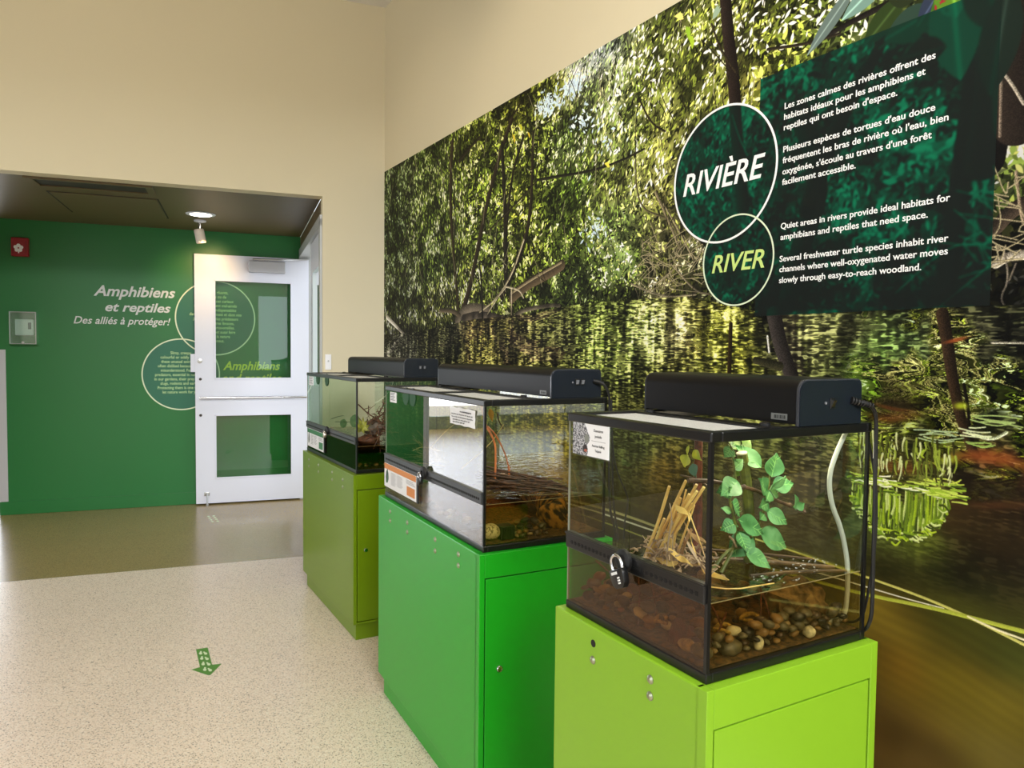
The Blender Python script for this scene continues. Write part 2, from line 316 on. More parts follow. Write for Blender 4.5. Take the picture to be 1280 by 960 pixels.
def leaf_masks():
    ms = {}
    for size in (3.6, 5.4, 7.4, 10, 14):
        for k in range(16):
            a = math.pi*k/16; n = int(size+2); X, Y = np.meshgrid(np.arange(-n, n+1), np.arange(-n, n+1))
            u = (X*math.cos(a)+Y*math.sin(a))/size; v = (-X*math.sin(a)+Y*math.cos(a))/size
            ms[size, k] = np.clip((.36*(1-np.clip(np.abs(u), 0, 1)**1.7)-np.abs(v))*size+.4, 0, 1)*(np.abs(u) < 1.02)
    return ms
def stamp(img, m, x, y, c):
    n = m.shape[0]//2; H, W = img.shape[:2]
    x0, x1, y0, y1 = max(x-n, 0), min(x+n+1, W), max(y-n, 0), min(y+n+1, H)
    if x1 <= x0 or y1 <= y0: return
    s = img[y0:y1, x0:x1]; s += (np.array(c)-s)*m[y0-y+n:y1-y+n, x0-x+n:x1-x+n, None]
def paint_mural():
    rng = np.random.default_rng(7); H, W = int(MZ1*MR), int((MY1-MY0)*MR)
    water_z = lambda y: np.interp(y, [.9, 1.27, 1.72, 2.04, 2.71, 3.19, 3.82, 4.65, 5.3], [1.63, 1.64, 1.65, 1.72, 1.73, 1.70, 1.69, 1.63, 1.62])
    base = tones(parse(FOREST_TONES), H, W); river = tones(parse(RIVER_TONES), H, W)
    img = base.copy(); ms = leaf_masks(); sizes = (3.6, 5.4, 7.4, 10, 14)
    clump = smooth_noise(H, W, 34, 70, rng)*.6+smooth_noise(H, W, 80, 170, rng)*.4
    img *= (.38+1.0*clump)[..., None]
    N = 74000
    xs = rng.integers(0, W, N); zz = rng.random(N)*1.3+1.58
    big = rng.random(N); tone = rng.random(N); jit = rng.random((N, 3))
    for i in range(N):
        z = zz[i]; x = int(xs[i]); y = int((MZ1-z)*MR); yw = MY1-x/MR
        if y < 0 or y >= H: continue
        b = base[y, x]; c = clump[y, x]; lum = b.mean()
        left = yw > 3.9
        if left: size = sizes[1+int(big[i]*3)]; k = int(8+(jit[i, 0]-.5)*5.5) % 16
        elif yw > 2.95: size = sizes[1+int(big[i]**1.3*3.6)]; k = int(jit[i, 0]*16) % 16
        elif yw > 1.75: size = sizes[int(big[i]**1.8*3.6)]; k = int(11+(jit[i, 0]-.5)*9) % 16 if z > 2.15 else int(jit[i, 0]*16) % 16
        else: size = sizes[int(big[i]**1.1*4.3)]; k = int(jit[i, 0]*16) % 16
        t = tone[i]+(c-.5)*1.0-.02
        if t < .45: col = b*(.22+.4*jit[i, 1])*np.array([.95, 1., .85])
        elif t < .78: col = b*(.8+.5*jit[i, 1])*np.array([1., 1.06, .78])
        elif t < .93: col = np.minimum(b*(1.5+.5*jit[i, 1])*np.array([1.02, 1.05, .75]), .95)
        else: col = np.minimum(b*(2.0+.6*jit[i, 1])*np.array([1., 1., 1.08])+.07, .98)
        stamp(img, ms[size, k], x, y, col)
        if t > .82 and size > 5 and yw > 1.8: stamp(img, ms[3.6, k], x+1, y-1, np.minimum(col*1.25, .98))
    yy_ = MY1-(np.arange(W)+.5)/MR; shade = 1-.45*np.clip((1.80-yy_)/.25, 0, 1)*smooth_noise(H, W, 9, 20, rng)*1.3*(np.clip((2.46-(MZ1-(np.arange(H)+.5)/MR))/.08, 0, 1)[:, None])
    img *= np.clip(shade, .35, 1)[..., None]
    # sky gaps between the crowns
    for (yy, z, n, sp) in ((3.03, 2.72, 130, .05), (2.82, 2.74, 130, .05), (2.73, 2.56, 40, .05), (2.55, 2.45, 30, .12), (2.64, 2.05, 40, .05), (2.35, 2.62, 60, .14), (1.85, 2.60, 80, .12), (1.50, 2.58, 60, .09)):
        for _ in range(n):
            x = int((MY1-yy+rng.normal()*sp)*MR); y = int((MZ1-z+rng.normal()*sp*.6)*MR)
            if 17 < x < W-17 and 2 < y < H-17: stamp(img, ms[sizes[rng.integers(1, 4)], rng.integers(0, 16)], x, y, np.array([.80, .87, .92])*(.85+.15*rng.random()) if yy > 2.5 else np.array([.93, .93, .80]))
    # shadowed undergrowth at the waterline
    limbs(img, FOREST_LIMBS, rng, .4, 1.25)
    # fine twigs
    for _ in range(260):
        y = rng.uniform(1.7, 5.2); z = rng.uniform(1.7, 2.8); a = rng.normal()*.5+1.5; L = rng.uniform(.05, .25)
        limb(img, [(y, z), (y+math.cos(a)*L*.5+.01*rng.normal(), z+math.sin(a)*L*.5), (y+math.cos(a)*L, z+math.sin(a)*L)], .004, .003, (52, 46, 34) if rng.random() < .75 else (150, 145, 115), rng)
    # pale roots by the right bank and over the far bank
    for _ in range(90):
        y = rng.uniform(1.95, 2.35) if rng.random() < .6 else rng.uniform(.8, 1.0); z = rng.uniform(1.74, 1.95)
        limb(img, [(y, z), (y+rng.normal()*.05, z+rng.normal()*.04), (y+rng.normal()*.09, z+rng.normal()*.06)], .004, .003, (150, 140, 112), rng)
    # larger yellow-green leaves on the top edge, broad dark leaves on the upper right
    for (y, z, s, k, col) in ((2.07, 2.72, 14, 6, (150, 185, 40)), (2.05, 2.68, 14, 6, (165, 190, 40)), (2.12, 2.8, 14, 1, (225, 205, 110)), (1.93, 2.74, 14, 11, (150, 170, 150)), (1.78, 2.75, 14, 10, (150, 195, 40)), (3.28, 2.68, 14, 3, (190, 190, 40)), (3.35, 2.64, 14, 5, (200, 180, 40)), (3.2, 2.62, 10, 4, (200, 180, 40)), (2.55, 2.33, 10, 1, (225, 205, 60))):
        x, yy = int((MY1-y)*MR), int((MZ1-z)*MR)
        for q in range(3): stamp(img, ms[s, (k+q) % 16], x+q*2, yy+q*3, np.array(col)/255)
    def broad(yc, zc, ly, lz, ang, col):
        n = int(max(ly, lz)*MR)+3; x0, y0 = int((MY1-yc)*MR), int((MZ1-zc)*MR)
        X, Y = np.meshgrid(np.arange(-n, n+1), np.arange(-n, n+1)); ca, sa = math.cos(ang), math.sin(ang)
        u = (X*ca+Y*sa)/(ly*MR); v = (-X*sa+Y*ca)/(lz*MR); m = np.clip(((1-np.abs(u)**2.0)-np.abs(v))*lz*MR+.5, 0, 1)*(np.abs(u) < 1)
        vein = np.exp(-(v*10)**2)*.18
        ys, ye, xs_, xe = max(y0-n, 0), min(y0+n+1, H), max(x0-n, 0), min(x0+n+1, W)
        if ye <= ys or xe <= xs_: return
        m = m[ys-y0+n:ye-y0+n, xs_-x0+n:xe-x0+n][..., None]; vn = vein[ys-y0+n:ye-y0+n, xs_-x0+n:xe-x0+n][..., None]
        img[ys:ye, xs_:xe] = img[ys:ye, xs_:xe]*(1-m)+(np.array(col)/255*(1+vn*1.5)+vn*.2)*m
    for a in ((1.45, 2.53, .12, .025, -.75, (110, 125, 120)), (1.33, 2.56, .10, .035, -.5, (120, 150, 140)), (1.28, 2.46, .08, .04, -.7, (60, 78, 38)), (1.22, 2.52, .06, .045, .2, (55, 66, 40)), (1.20, 2.42, .08, .05, -.2, (58, 82, 70)), (1.14, 2.46, .07, .03, -.9, (62, 72, 92)),
              (1.08, 2.38, .16, .07, 1.45, (72, 112, 36)), (1.09, 2.46, .07, .05, 1.4, (96, 135, 40)), (1.00, 2.42, .12, .06, 1.2, (34, 60, 46)), (.97, 2.30, .14, .05, 1.7, (36, 52, 44)), (1.16, 2.33, .06, .04, .1, (40, 36, 32))):
        broad(*a)
    for _ in range(16): stamp(img, ms[5.4, rng.integers(0, 16)], int((MY1-1.125+rng.normal()*.012)*MR), int((MZ1-2.46+rng.normal()*.03)*MR), np.array([.62, .22, .24]))
    # river: the bank mirrored, broken up by ripples
    ycoord = MY1-(np.arange(W)+.5)/MR; wl = water_z(ycoord); zrow = MZ1-(np.arange(H)+.5)/MR
    rip = smooth_noise(H, W, 230, 60, rng); rip2 = smooth_noise(H, W, 620, 300, rng); rip3 = smooth_noise(H, W, 90, 26, rng); rip4 = smooth_noise(H, W, 330, 110, rng)
    streak = smooth_noise(H, W, 14, 150, rng); streak2 = smooth_noise(H, W, 40, 460, rng)
    fimg = img.copy()
    dz = wl[None]-zrow[:, None]                       # depth below waterline
    src_z = wl[None]+np.abs(dz)*.85+(rip-.5)*.10*np.clip(np.abs(dz)*2.5, .15, 1.4)
    sr = np.clip(((MZ1-src_z)*MR).astype(int), 0, H-1)
    sc_ = np.clip(np.arange(W)[None]+((rip2-.5)*16+(rip4-.5)*14+(rip3-.5)*30).astype(int), 0, W-1)
    mir = fimg[sr, sc_]; mb = base[sr, sc_]
    ratio = np.clip((mir+.03)/(mb*.85+.05), .25, 3.0)
    detail = np.exp(((streak-.5)*1.2+(streak2-.5)*.9+(rip2-.5)*1.7+(rip4-.5)*1.0))
    calm = np.clip((zrow[:, None]-.82)/.5, 0, 1)      # broken glitter above, smooth brown below
    right = np.clip((1.9-ycoord[None])/.5, 0, 1)
    amp = calm*(1-.35*right)
    wimg = river*.86*(ratio**(.62*amp)[..., None])*(detail**amp)[..., None]
    glit = np.clip((rip2+.55*rip4+.35*streak2+.15*streak-1.13)*7, 0, 1)*(dz > 0)*calm*np.clip(1.25-dz*.9, .1, 1)*.75
    wimg = wimg*(1-glit[..., None])+np.minimum(river*1.55+np.array([.20, .20, .15]), .95)*glit[..., None]
    dark = np.clip((rip4*.7+rip2*.5+.3*(1-streak)-.86)*6, 0, 1)*calm*np.clip(1.2-dz, .1, 1)*.50
    wimg *= (1-dark)[..., None]
    rz = np.clip((1.40-ycoord[None])/.12, 0, 1)*np.clip((zrow[:, None]-1.12)/.12, 0, 1)*(dz > 0)
    wav = (smooth_noise(H, W, 70, 60, rng)-.5)*.09+(smooth_noise(H, W, 260, 40, rng)-.5)*.035
    sr2 = np.clip(((MZ1-(1.78+np.abs(dz)*.62+wav))*MR).astype(int), 0, H-1); sc2 = np.clip(np.arange(W)[None]-int(1.02*MR)+((rip3-.5)*70+(rip4-.5)*30).astype(int), 0, W-1)
    mir2 = fimg[sr2, sc2]; keep = np.clip((smooth_noise(H, W, 22, 60, rng)*.65+smooth_noise(H, W, 70, 160, rng)*.35-.36)*6, 0, 1)*rz
    lm = mir2.mean(-1, keepdims=True); vivid = np.clip((mir2-.26)*1.75+.14, .03, .96)*np.array([.92, 1., .85])
    wimg = wimg*(1-.92*keep[..., None])+vivid*.92*keep[..., None]
    cloud = smooth_noise(H, W, 14, 20, rng)*.6+smooth_noise(H, W, 40, 60, rng)*.4
    wimg *= (1+(cloud-.5)*.5*(1-calm*.6))[..., None]
    mask = np.clip(dz*MR*.5+.5, 0, 1)[..., None]
    img = img*(1-mask)+wimg*mask
    # dark line of shade below the bank
    edge = np.exp(-((dz+.015)/.03)**2)*.45*(smooth_noise(H, W, 60, 160, rng))
    img *= (1-edge)[..., None]
    wl_img = img
    limbs(wl_img, RIVER_LIMBS, rng, .5)
    # soft brown drifts and pale glints on the right-hand water
    def drift(y, z, ly, lz, col, al):
        u = (ycoord[None]-y)/ly; v = (zrow[:, None]-z+.012*np.sin(ycoord[None]*19+z*40))/lz
        m = np.clip(al*np.exp(-(u*u+v*v)**1.4)*(.55+.9*rip3), 0, 1)[..., None]; wl_img[:] = wl_img*(1-m)+np.array(col)/255*m
    for q in ((1.215, 1.375, .075, .060, (46, 36, 22), .9), (1.22, 1.335, .08, .014, (140, 78, 36), .8), (1.22, 1.36, .06, .006, (120, 66, 34), .7), (.94, 1.235, .11, .020, (146, 78, 36), .85), (.93, 1.17, .10, .030, (30, 22, 14), .85), (.92, 1.125, .10, .012, (96, 58, 32), .6), (1.20, 1.20, .10, .020, (110, 64, 32), .7), (1.05, 1.545, .03, .006, (150, 84, 42), .8), (1.03, 1.36, .018, .010, (176, 190, 36), .95), (1.06, 1.22, .020, .012, (170, 184, 50), .9), (1.04, 1.10, .05, .05, (70, 50, 26), .6), (.95, 1.05, .14, .06, (46, 34, 18), .6)): drift(*q)
    for y0, y1, z, c in ((1.10, 1.02, 1.165, (196, 210, 80)), (1.09, 1.03, 1.15, (150, 180, 60)), (1.02, .96, 1.30, (206, 214, 170)), (1.0, .95, 1.275, (150, 176, 90)), (.99, .90, 1.345, (160, 180, 110)), (1.13, 1.04, 1.29, (170, 190, 150))):
        for _ in range(5):
            z2 = z+rng.normal()*.006; limb(wl_img, [(y0+rng.normal()*.01, z2), ((y0+y1)/2, z2+rng.normal()*.008), (y1+rng.normal()*.01, z2+rng.normal()*.006)], .004, .003, c, rng, .1)
    # bright leaf reflections low on the right
    for _ in range(230):
        y = 1.205+rng.uniform(-.15, .13); e = max(0, 1-((y-1.20)/.15)**2)**.5; top = 1.128+rng.normal()*.004; bot = top-.145*e*rng.uniform(.75, 1.05)
        g = rng.random(); c = ((150, 176, 40), (96, 118, 34), (58, 72, 26), (190, 204, 120), (120, 146, 40))[rng.integers(0, 5)]; z0 = top-(top-bot)*g*.7; z1 = max(bot, z0-.05-.05*rng.random())
        limb(wl_img, [(y, z0), (y+rng.normal()*.003, (z0+z1)/2), (y+rng.normal()*.004, z1)], .0045, .0075, c, rng, .15)
    for _ in range(80):
        t = rng.uniform(-1, 1); y = 1.20+t*.14; z = 1.128-.142*max(0, 1-t*t)**.5+rng.normal()*.006
        limb(wl_img, [(y-.012, z+.004*rng.normal()), (y, z+.006*rng.normal()), (y+.012, z+.004*rng.normal())], .004, .006, ((176, 200, 50), (120, 150, 40), (210, 220, 150), (60, 70, 24))[rng.integers(0, 4)], rng, .1)
    for _ in range(90):
        y = 1.19+rng.uniform(-.17, .14); z = 1.135+rng.normal()*.010
        limb(wl_img, [(y-.02, z), (y, z+.004*rng.normal()), (y+.018, z+.003*rng.normal())], .005, .003, ((196, 214, 90), (236, 236, 210), (150, 180, 50), (70, 90, 30))[rng.integers(0, 4)], rng, .1)
    for _ in range(120):
        y = 1.19+rng.uniform(-.15, .13); z = rng.uniform(1.17, 1.27); k = rng.uniform(.01, .03)
        limb(wl_img, [(y, z+k), (y+.004*rng.normal(), z), (y+.006*rng.normal(), z-k)], .006, .003, ((150, 166, 60), (96, 106, 40), (60, 58, 26), (200, 206, 150))[rng.integers(0, 4)], rng, .1)
    # still, silty water under the reeds with slanting ripples
    reed = np.interp(ycoord, [.5, .86, 1.06, 1.28, 2.06, 2.75, 3.7, 5.3], [.83, .81, .82, .80, .75, .76, .74, .74])
    low = np.clip((reed[None]-zrow[:, None])*MR*.4, 0, 1)
    sl = np.sin((zrow[:, None]*1.0+ycoord[None]*-.20)*210+smooth_noise(H, W, 10, 30, rng)*9)
    fade = np.clip(1-(reed[None]-zrow[:, None])*2.6, 0, 1)*smooth_noise(H, W, 10, 10, rng)
    wl_img *= (1+low*sl*.07*fade)[..., None]
    limbs(wl_img, REEDS, rng, .12)
    # the print's contrast: deep blacks, whitish highlights
    lum = (wl_img*np.array([.3, .59, .11])).sum(-1, keepdims=True); hi = np.clip((zrow[:, None, None]-1.08)/.35, 0, 1)
    punch = np.clip(wl_img, 0, 1)**1.38*1.27; punch = punch+(lum**1.38*1.27-punch)*(.14+.16*np.clip((lum-.45)*2, 0, 1))
    return np.clip(wl_img*(1-hi)+punch*hi, .010, .98)
def panel_from(img):
    lum = (np.clip(img/1.27, 0, 1)**.80*np.array([1, 1, 1])*np.array([.3, .59, .11])).sum(-1); _ = (img*np.array([.3, .59, .11])).sum(-1)
    for ax in (0, 1): lum = (np.roll(lum, 1, ax)+lum+np.roll(lum, -1, ax)+np.roll(lum, 2, ax)+np.roll(lum, -2, ax))/5
    k = np.array([0, .12, .24, .42, .62, 1.0])
    return np.stack([np.interp(lum, k, c) for c in ([.085, .086, .066, .045, .04, .08], [.10, .112, .175, .28, .39, .50], [.095, .103, .132, .20, .275, .35])], -1)
# ---------------------------------------------------------------- materials
M = {}
M['cream'] = mat('cream_wall_paint', (213, 203, 173), .6, spec=.3)
M['white'] = mat('white_ceiling_paint', (225, 222, 214), .7)
M['greenwall'] = mat('green_wall_paint', (34, 116, 54), .38)
M['soffit'] = mat('dark_brown_ceiling_paint', (98, 82, 50), .45)
M['doorpaint'] = mat('pale_grey_door_paint', (228, 230, 242), .38)
M['framepaint'] = mat('grey_frame_paint', (176, 178, 176), .4)
M['steel'] = mat('brushed_steel', (190, 190, 190), .3, 1.0)
M['black'] = mat('black_plastic', (17, 17, 18), .32)
M['blackmatte'] = mat('matt_black_rubber', (14, 14, 15), .55)
M['hoodside'] = mat('charcoal_plastic', (20, 26, 36), .32)
M['hoodfront'] = mat('satin_black_plastic', (13, 12, 12), .42, spec=.2)
M['mesh'] = noisy(mat('grey_wire_mesh', (226, 226, 220), .6), 900, (170, 170, 168), 1)
M['whitevinyl'] = mat('white_vinyl', (250, 250, 248), .5)
M['palevinyl'] = mat('pale_cream_vinyl', (226, 238, 205), .5)
M['limevinyl'] = mat('lime_vinyl', (205, 228, 130), .5)
M['yellowvinyl'] = mat('yellow_green_vinyl', (212, 222, 60), .5)
M['greyvinyl'] = mat('off_white_vinyl', (226, 228, 226), .5)
M['palegreenvinyl'] = mat('pale_green_vinyl', (186, 222, 160), .5)
M['circlegreen'] = mat('teal_green_vinyl', (40, 112, 84), .45)
M['paper'] = mat('white_paper', (240, 240, 242), .6)
M['ink'] = mat('black_ink', (25, 25, 30), .6)
M['greyink'] = mat('grey_ink', (120, 122, 128), .6)
M['red'] = mat('red_plastic', (150, 22, 30), .35)
M['chrome'] = mat('chrome', (215, 215, 218), .14, 1.0)
M['brass'] = mat('dull_steel_bolt', (170, 176, 150), .35, 1.0)
M['warmglow'] = mat('lit_lamp_diffuser', (255, 250, 240), .5, emit=(255, 244, 222), estr=14)
M['glass'] = glassy('clear_glass', (250, 253, 251), 1.5, 1.8)
M['tankglass'] = glassy('near_tank_door_glass', (250, 253, 251), 1.5, 1.0)
M['farglass'] = glassy('far_tank_door_glass', (244, 250, 245), 1.5, 1.15)
M['brownhaze'] = glassy('brown_reflection_glass', (236, 224, 205), 1.5, .9, .02, .06, (120, 88, 52))  # brown haze mixed in to stand for a brownish reflection
M['palehaze'] = glassy('grey_reflection_glass', (244, 246, 244), 1.52, 1.9, .01, .10, (150, 150, 150))  # grey haze stands in for the pane's greyish white reflection
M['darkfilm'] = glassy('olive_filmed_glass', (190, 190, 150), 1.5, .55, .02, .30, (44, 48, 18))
M['doorglass'] = glassy('tank_door_glass', (246, 251, 247), 1.55, 2.6)
M['windowglass'] = glassy('window_glass', (225, 240, 230), 1.5, 1.9)
M['clearplastic'] = glassy('clear_plastic', (232, 244, 238), 1.5, 3.0, .05, .06)
def water_mat(name, tint, absorb, dens, boost=1.0):
    m = glassy(name, tint, 1.33, boost, .02); t = m.node_tree; N = t.nodes; L = t.links
    va = N.new('ShaderNodeVolumeAbsorption'); va.inputs[0].default_value = (*absorb, 1); va.inputs[1].default_value = dens
    L.new(va.outputs[0], [n for n in N if n.type == 'OUTPUT_MATERIAL'][0].inputs['Volume'])
    gl = [n for n in N if n.type == 'BSDF_GLOSSY'][0]
    nz = N.new('ShaderNodeTexNoise'); nz.inputs['Scale'].default_value = 28; bp = N.new('ShaderNodeBump'); bp.inputs['Strength'].default_value = .25; bp.inputs['Distance'].default_value = .01
    tc = N.new('ShaderNodeTexCoord'); L.new(tc.outputs['Object'], nz.inputs[0]); L.new(nz.outputs[0], bp.inputs['Height']); L.new(bp.outputs[0], gl.inputs['Normal']); return m
M['waterbrown'] = water_mat('tea_brown_water', (242, 230, 204), (.62, .47, .17), 8)
M['watergold'] = water_mat('golden_water', (242, 230, 200), (.70, .48, .16), 4.5)
M['waterdark'] = water_mat('dark_peaty_water', (225, 205, 180), (.40, .22, .10), 12)
def flecked(name, base, flecks, scale, rough, lightf=None):
    m = mat(name, base, rough, spec=.5); t, b = nt(m); N = t.nodes; L = t.links
    tc = N.new('ShaderNodeTexCoord'); vo = N.new('ShaderNodeTexVoronoi'); vo.inputs['Scale'].default_value = scale
    bw = N.new('ShaderNodeSeparateColor'); L.new(tc.outputs['Object'], vo.inputs['Vector']); L.new(vo.outputs['Color'], bw.inputs[0])
    cr = N.new('ShaderNodeValToRGB'); cr.color_ramp.interpolation = 'CONSTANT'; e = cr.color_ramp.elements
    e[0].position = 0; e[0].color = (*lin(flecks[0]), 1); e[1].position = .05; e[1].color = (*lin(flecks[1]), 1)
    for p, c in ((.16, base), (.55, tuple(min(255, v*1.03) for v in base)), (.86, flecks[2])): q = e.new(p); q.color = (*lin(c), 1)
    L.new(bw.outputs[0], cr.inputs[0]); nz = N.new('ShaderNodeTexNoise'); nz.inputs['Scale'].default_value = 2.2; nz.inputs['Detail'].default_value = 6
    L.new(tc.outputs['Object'], nz.inputs[0]); mp = N.new('ShaderNodeMapRange'); mp.inputs[3].default_value = .93; mp.inputs[4].default_value = 1.05; L.new(nz.outputs[0], mp.inputs[0])
    mx = N.new('ShaderNodeMix'); mx.data_type = 'RGBA'; mx.blend_type = 'MULTIPLY'; mx.inputs[0].default_value = 1
    L.new(cr.outputs[0], mx.inputs[6]); L.new(mp.outputs[0], mx.inputs[7]); L.new(mx.outputs[2], b.inputs['Base Color']); return m
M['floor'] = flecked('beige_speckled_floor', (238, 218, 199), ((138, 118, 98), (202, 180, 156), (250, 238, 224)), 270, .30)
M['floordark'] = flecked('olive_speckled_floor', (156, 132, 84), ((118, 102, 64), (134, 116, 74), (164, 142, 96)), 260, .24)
M['shell'] = mat('plain_outer_wall', (205, 203, 196), .7)
M['ground'] = mat('pale_outdoor_paving', (205, 190, 170), .8)
# ---------------------------------------------------------------- the room
BACK = Frame((0, 5.256, 0), -10.191)                 # back wall: x to the right, y into the wall
def quad_slab(pts, z0, z1):
    mb = MB(); mb.prism(pts, (0, 0, z0), (1, 0, 0), (0, 1, 0), (0, 0, z1-z0)); return mb
_e = [BACK.at(x, -.115, 0) for x in (-9.5, 0.14)]
struct('floor', quad_slab([(0.12, -8.2), (_e[1].x, _e[1].y), (_e[0].x, _e[0].y), (-9.4, -8.2)], -.1, 0), M['floor'])
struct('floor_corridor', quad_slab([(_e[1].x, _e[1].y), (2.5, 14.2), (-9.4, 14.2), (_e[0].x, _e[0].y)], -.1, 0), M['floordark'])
struct('wall_right', MB().box(0, .12, -8.2, 5.256, 0, 4.065).box(0, .12, -8.2, -.2, 4.065, 7.6), M['cream'])
struct('ceiling', quad_slab([(.12, -.2), (.12, 5.40), (-9.4, 7.0), (-9.4, -.2)], 4.065, 4.2), M['white'])  # front edge out of view, placed to shade the upper back wall
struct('ceiling_unseen_high', MB().box(-9.4, .12, -8.2, -.2, 7.45, 7.6), M['white'])  # unseen, added so daylight can enter high above the lower ceiling
wb = MB().box(-.458, 0, 0, .12, 0, 2.63).box(-9.3, 0, 0, .12, 2.63, 4.065)
struct('wall_back', wb, M['cream'], BACK)
struct('wall_back_added_dark', MB().box(-9.3, -3.3, 0, .12, 0, 2.63), M['soffit'], BACK)  # unseen pier added dark, so the first hood's front reflects less light
struct('wall_front', MB().box(-9.4, -2.45, -5.2, -5.05, 0, 4.3).box(-1.5, .12, -5.2, -5.05, 0, 4.3).box(-2.45, -1.5, -5.2, -5.05, 0, 1.0).box(-2.45, -1.5, -5.2, -5.05, 2.9, 4.3), M['shell'])
struct('wall_left', MB().box(-7.6, -7.45, -8.2, 6.45, 0, 1.1).box(-7.6, -7.45, -8.2, 6.45, 3.25, 7.6).box(-7.6, -7.45, -8.2, -2.1, 1.1, 3.25).box(-7.6, -7.45, 3.3, 6.45, 1.1, 3.25), M['shell'])
# recess behind the back wall
struct('ceiling_recess', MB().box(-3.1, -.46, .12, 2.2, 2.63, 2.75).box(-9.3, -3.1, .12, 7.0, 2.63, 2.75), M['soffit'], BACK)
struct('wall_recess', MB().box(-3.035, -.34, 2.066, 2.2, 0, 2.63).box(-3.035, -2.90, 2.2, 5.2, 0, 2.63), M['greenwall'], BACK)
struct('baseboard_recess', MB().box(-3.042, -.46, 2.054, 2.066, 0, .118, .003), M['greenwall'], BACK)
struct('wall_recess_side', MB().box(-.458, -.34, .12, .18, 0, 2.63).box(-.458, -.34, .18, 2.066, 2.50, 2.63).box(-.458, -.34, 2.0, 2.066, 0, 2.5), M['soffit'], BACK)
struct('trim_corner_guard', MB().box(-3.046, -2.975, 2.056, 2.0655, .12, 1.477, .002), mat('pale_steel_guard', (208, 208, 212), .35, .25), BACK)
# far glazed end of the corridor, seen only in the tank reflections
struct('wall_far', MB().box(-9.4, 2.5, 13.2, 13.35, 0, .24).box(-9.4, 2.5, 13.2, 13.35, 3.4, 4.0).box(-2.2, 2.5, 13.2, 13.35, .24, 3.4), mat('grey_green_low_wall', (150, 158, 140), .6))
struct('ground_outside', MB().box(-30, 20, 13.4, 40, -.25, -.15), M['ground'])
# recess ceiling fittings
d = thing('air_diffuser', 'long dark slot air diffuser set in the dark recess ceiling', 'air vent', BACK)
fr_ = MB().box(-2.37, -1.60, .118+.02, .165, 2.618, 2.63).box(-2.37, -1.60, .375, .41, 2.618, 2.63).box(-2.37, -2.32, .165, .375, 2.618, 2.63).box(-1.645, -1.60, .165, .375, 2.618, 2.63)
fr_.build('frame', M['soffit'], d)
MB().box(-2.32, -1.645, .165, .375, 2.626, 2.6295).build('slot', mat('shadowed_vent_black', (38, 32, 26), .6), d)
d = thing('access_panel', 'square flush access panel in the dark recess ceiling', 'hatch', BACK)
MB().box(-2.32, -1.62, .62, 1.45, 2.624, 2.6296, .001).build('panel', M['soffit'], d)
e_ = MB()
for a in ((-2.335, -2.325, .60, 1.46), (-1.612, -1.602, .60, 1.46), (-2.335, -1.602, .600, .610), (-2.335, -1.602, 1.455, 1.465)): e_.box(a[0], a[1], a[2], a[3], 2.627, 2.6296)
e_.build('edge_gap', mat('dark_gap', (34, 30, 24), .7), d)
dl = thing('downlight', 'lit round recessed downlight in the dark recess ceiling', 'ceiling light', BACK.sub(-1.333, 1.125, 2.63))
rg = MB(); rg.lathe([(.085, -.004), (.112, -.004), (.118, 0), (.118, .002), (.085, .002)], (0, 0, -.004)); rg.build('trim_ring', M['doorpaint'], dl, smooth=True)
MB().lathe([(.084, 0), (.084, .003)], (0, 0, -.009)).build('lamp_diffuser', M['warmglow'], dl)
l = bpy.data.lights.new('downlight_beam', 'SPOT'); l.energy = 10; l.color = (1, .86, .66); l.spot_size = math.radians(95); l.spot_blend = .6; l.shadow_soft_size = .08
lo = bpy.data.objects.new('beam', l); C.objects.link(lo); lo.parent = dl; lo.location = (0, 0, -.02)
sp = thing('spotlight', 'small swivel spotlight hanging below the round downlight', 'spotlight', BACK.sub(-1.354, 1.462, 2.63))
MB().lathe([(.05, 0), (.05, .012), (.012, .02)], (0, 0, 0), (0, 0, -1), 24).build('canopy', M['doorpaint'], sp, smooth=True)
MB().tube([(0, 0, -.012), (0, 0, -.09)], .012, 12).build('stem', M['chrome'], sp, smooth=True)
hd = MB().lathe([(.036, 0), (.042, .01), (.042, .12), (.034, .125)], (-.012, 0, -.075), (.18, .12, -1), 24).build('lamp_head', mat('white_lamp_metal', (200, 190, 180), .4), sp, smooth=True)
spot('spotlight_beam', BACK.at(-1.30, 1.35, 2.42), BACK.at(-1.36, 2.0, 2.15), 16, (1.0, .66, .30), 75, .9, .03)
# ---------------------------------------------------------------- door folded back against the green wall
DR = BACK.sub(-1.432, 1.975, 0)                       # door's latch edge, x to the hinge
dr = bpy.data.objects.new('door_1', None); C.objects.link(dr); dr.location = DR.o; dr.rotation_euler = (0, 0, DR.a); dr['kind'] = 'structure'
W_, H_ = 1.045, 2.40
fm = MB().box(0, .17, 0, .045, .015, H_).box(.885, W_, 0, .045, .015, H_).box(.17, .885, 0, .045, .015, .25).box(.17, .885, 0, .045, .872, 1.212).box(.17, .885, 0, .045, 2.165, H_)
fm.build('door_leaf', M['doorpaint'], dr)
gb = MB()
for z0, z1 in ((.25, .872), (1.212, 2.165)):
    for a in ((.17, .885, z0, z0+.014), (.17, .885, z1-.014, z1), (.17, .184, z0, z1), (.871, .885, z0, z1)): gb.box(a[0], a[1], -.006, .0, a[2], a[3], .002)
gb.build('glazing_bead', M['doorpaint'], dr)
MB().box(.178, .878, .018, .026, 1.22, 2.157).build('window_pane', M['windowglass'], dr)
MB().box(.178, .878, .018, .026, .258, .864).build('kick_pane', M['windowglass'], dr)
pb = MB().tube([(.04, -.05, 1.036), (1.02, -.05, 1.036)], .012, 12)
for x in (.06, 1.0): pb.tube([(x, -.05, 1.036), (x, .0, 1.036)], .009, 8)
pb.build('push_bar', M['chrome'], dr, smooth=True)
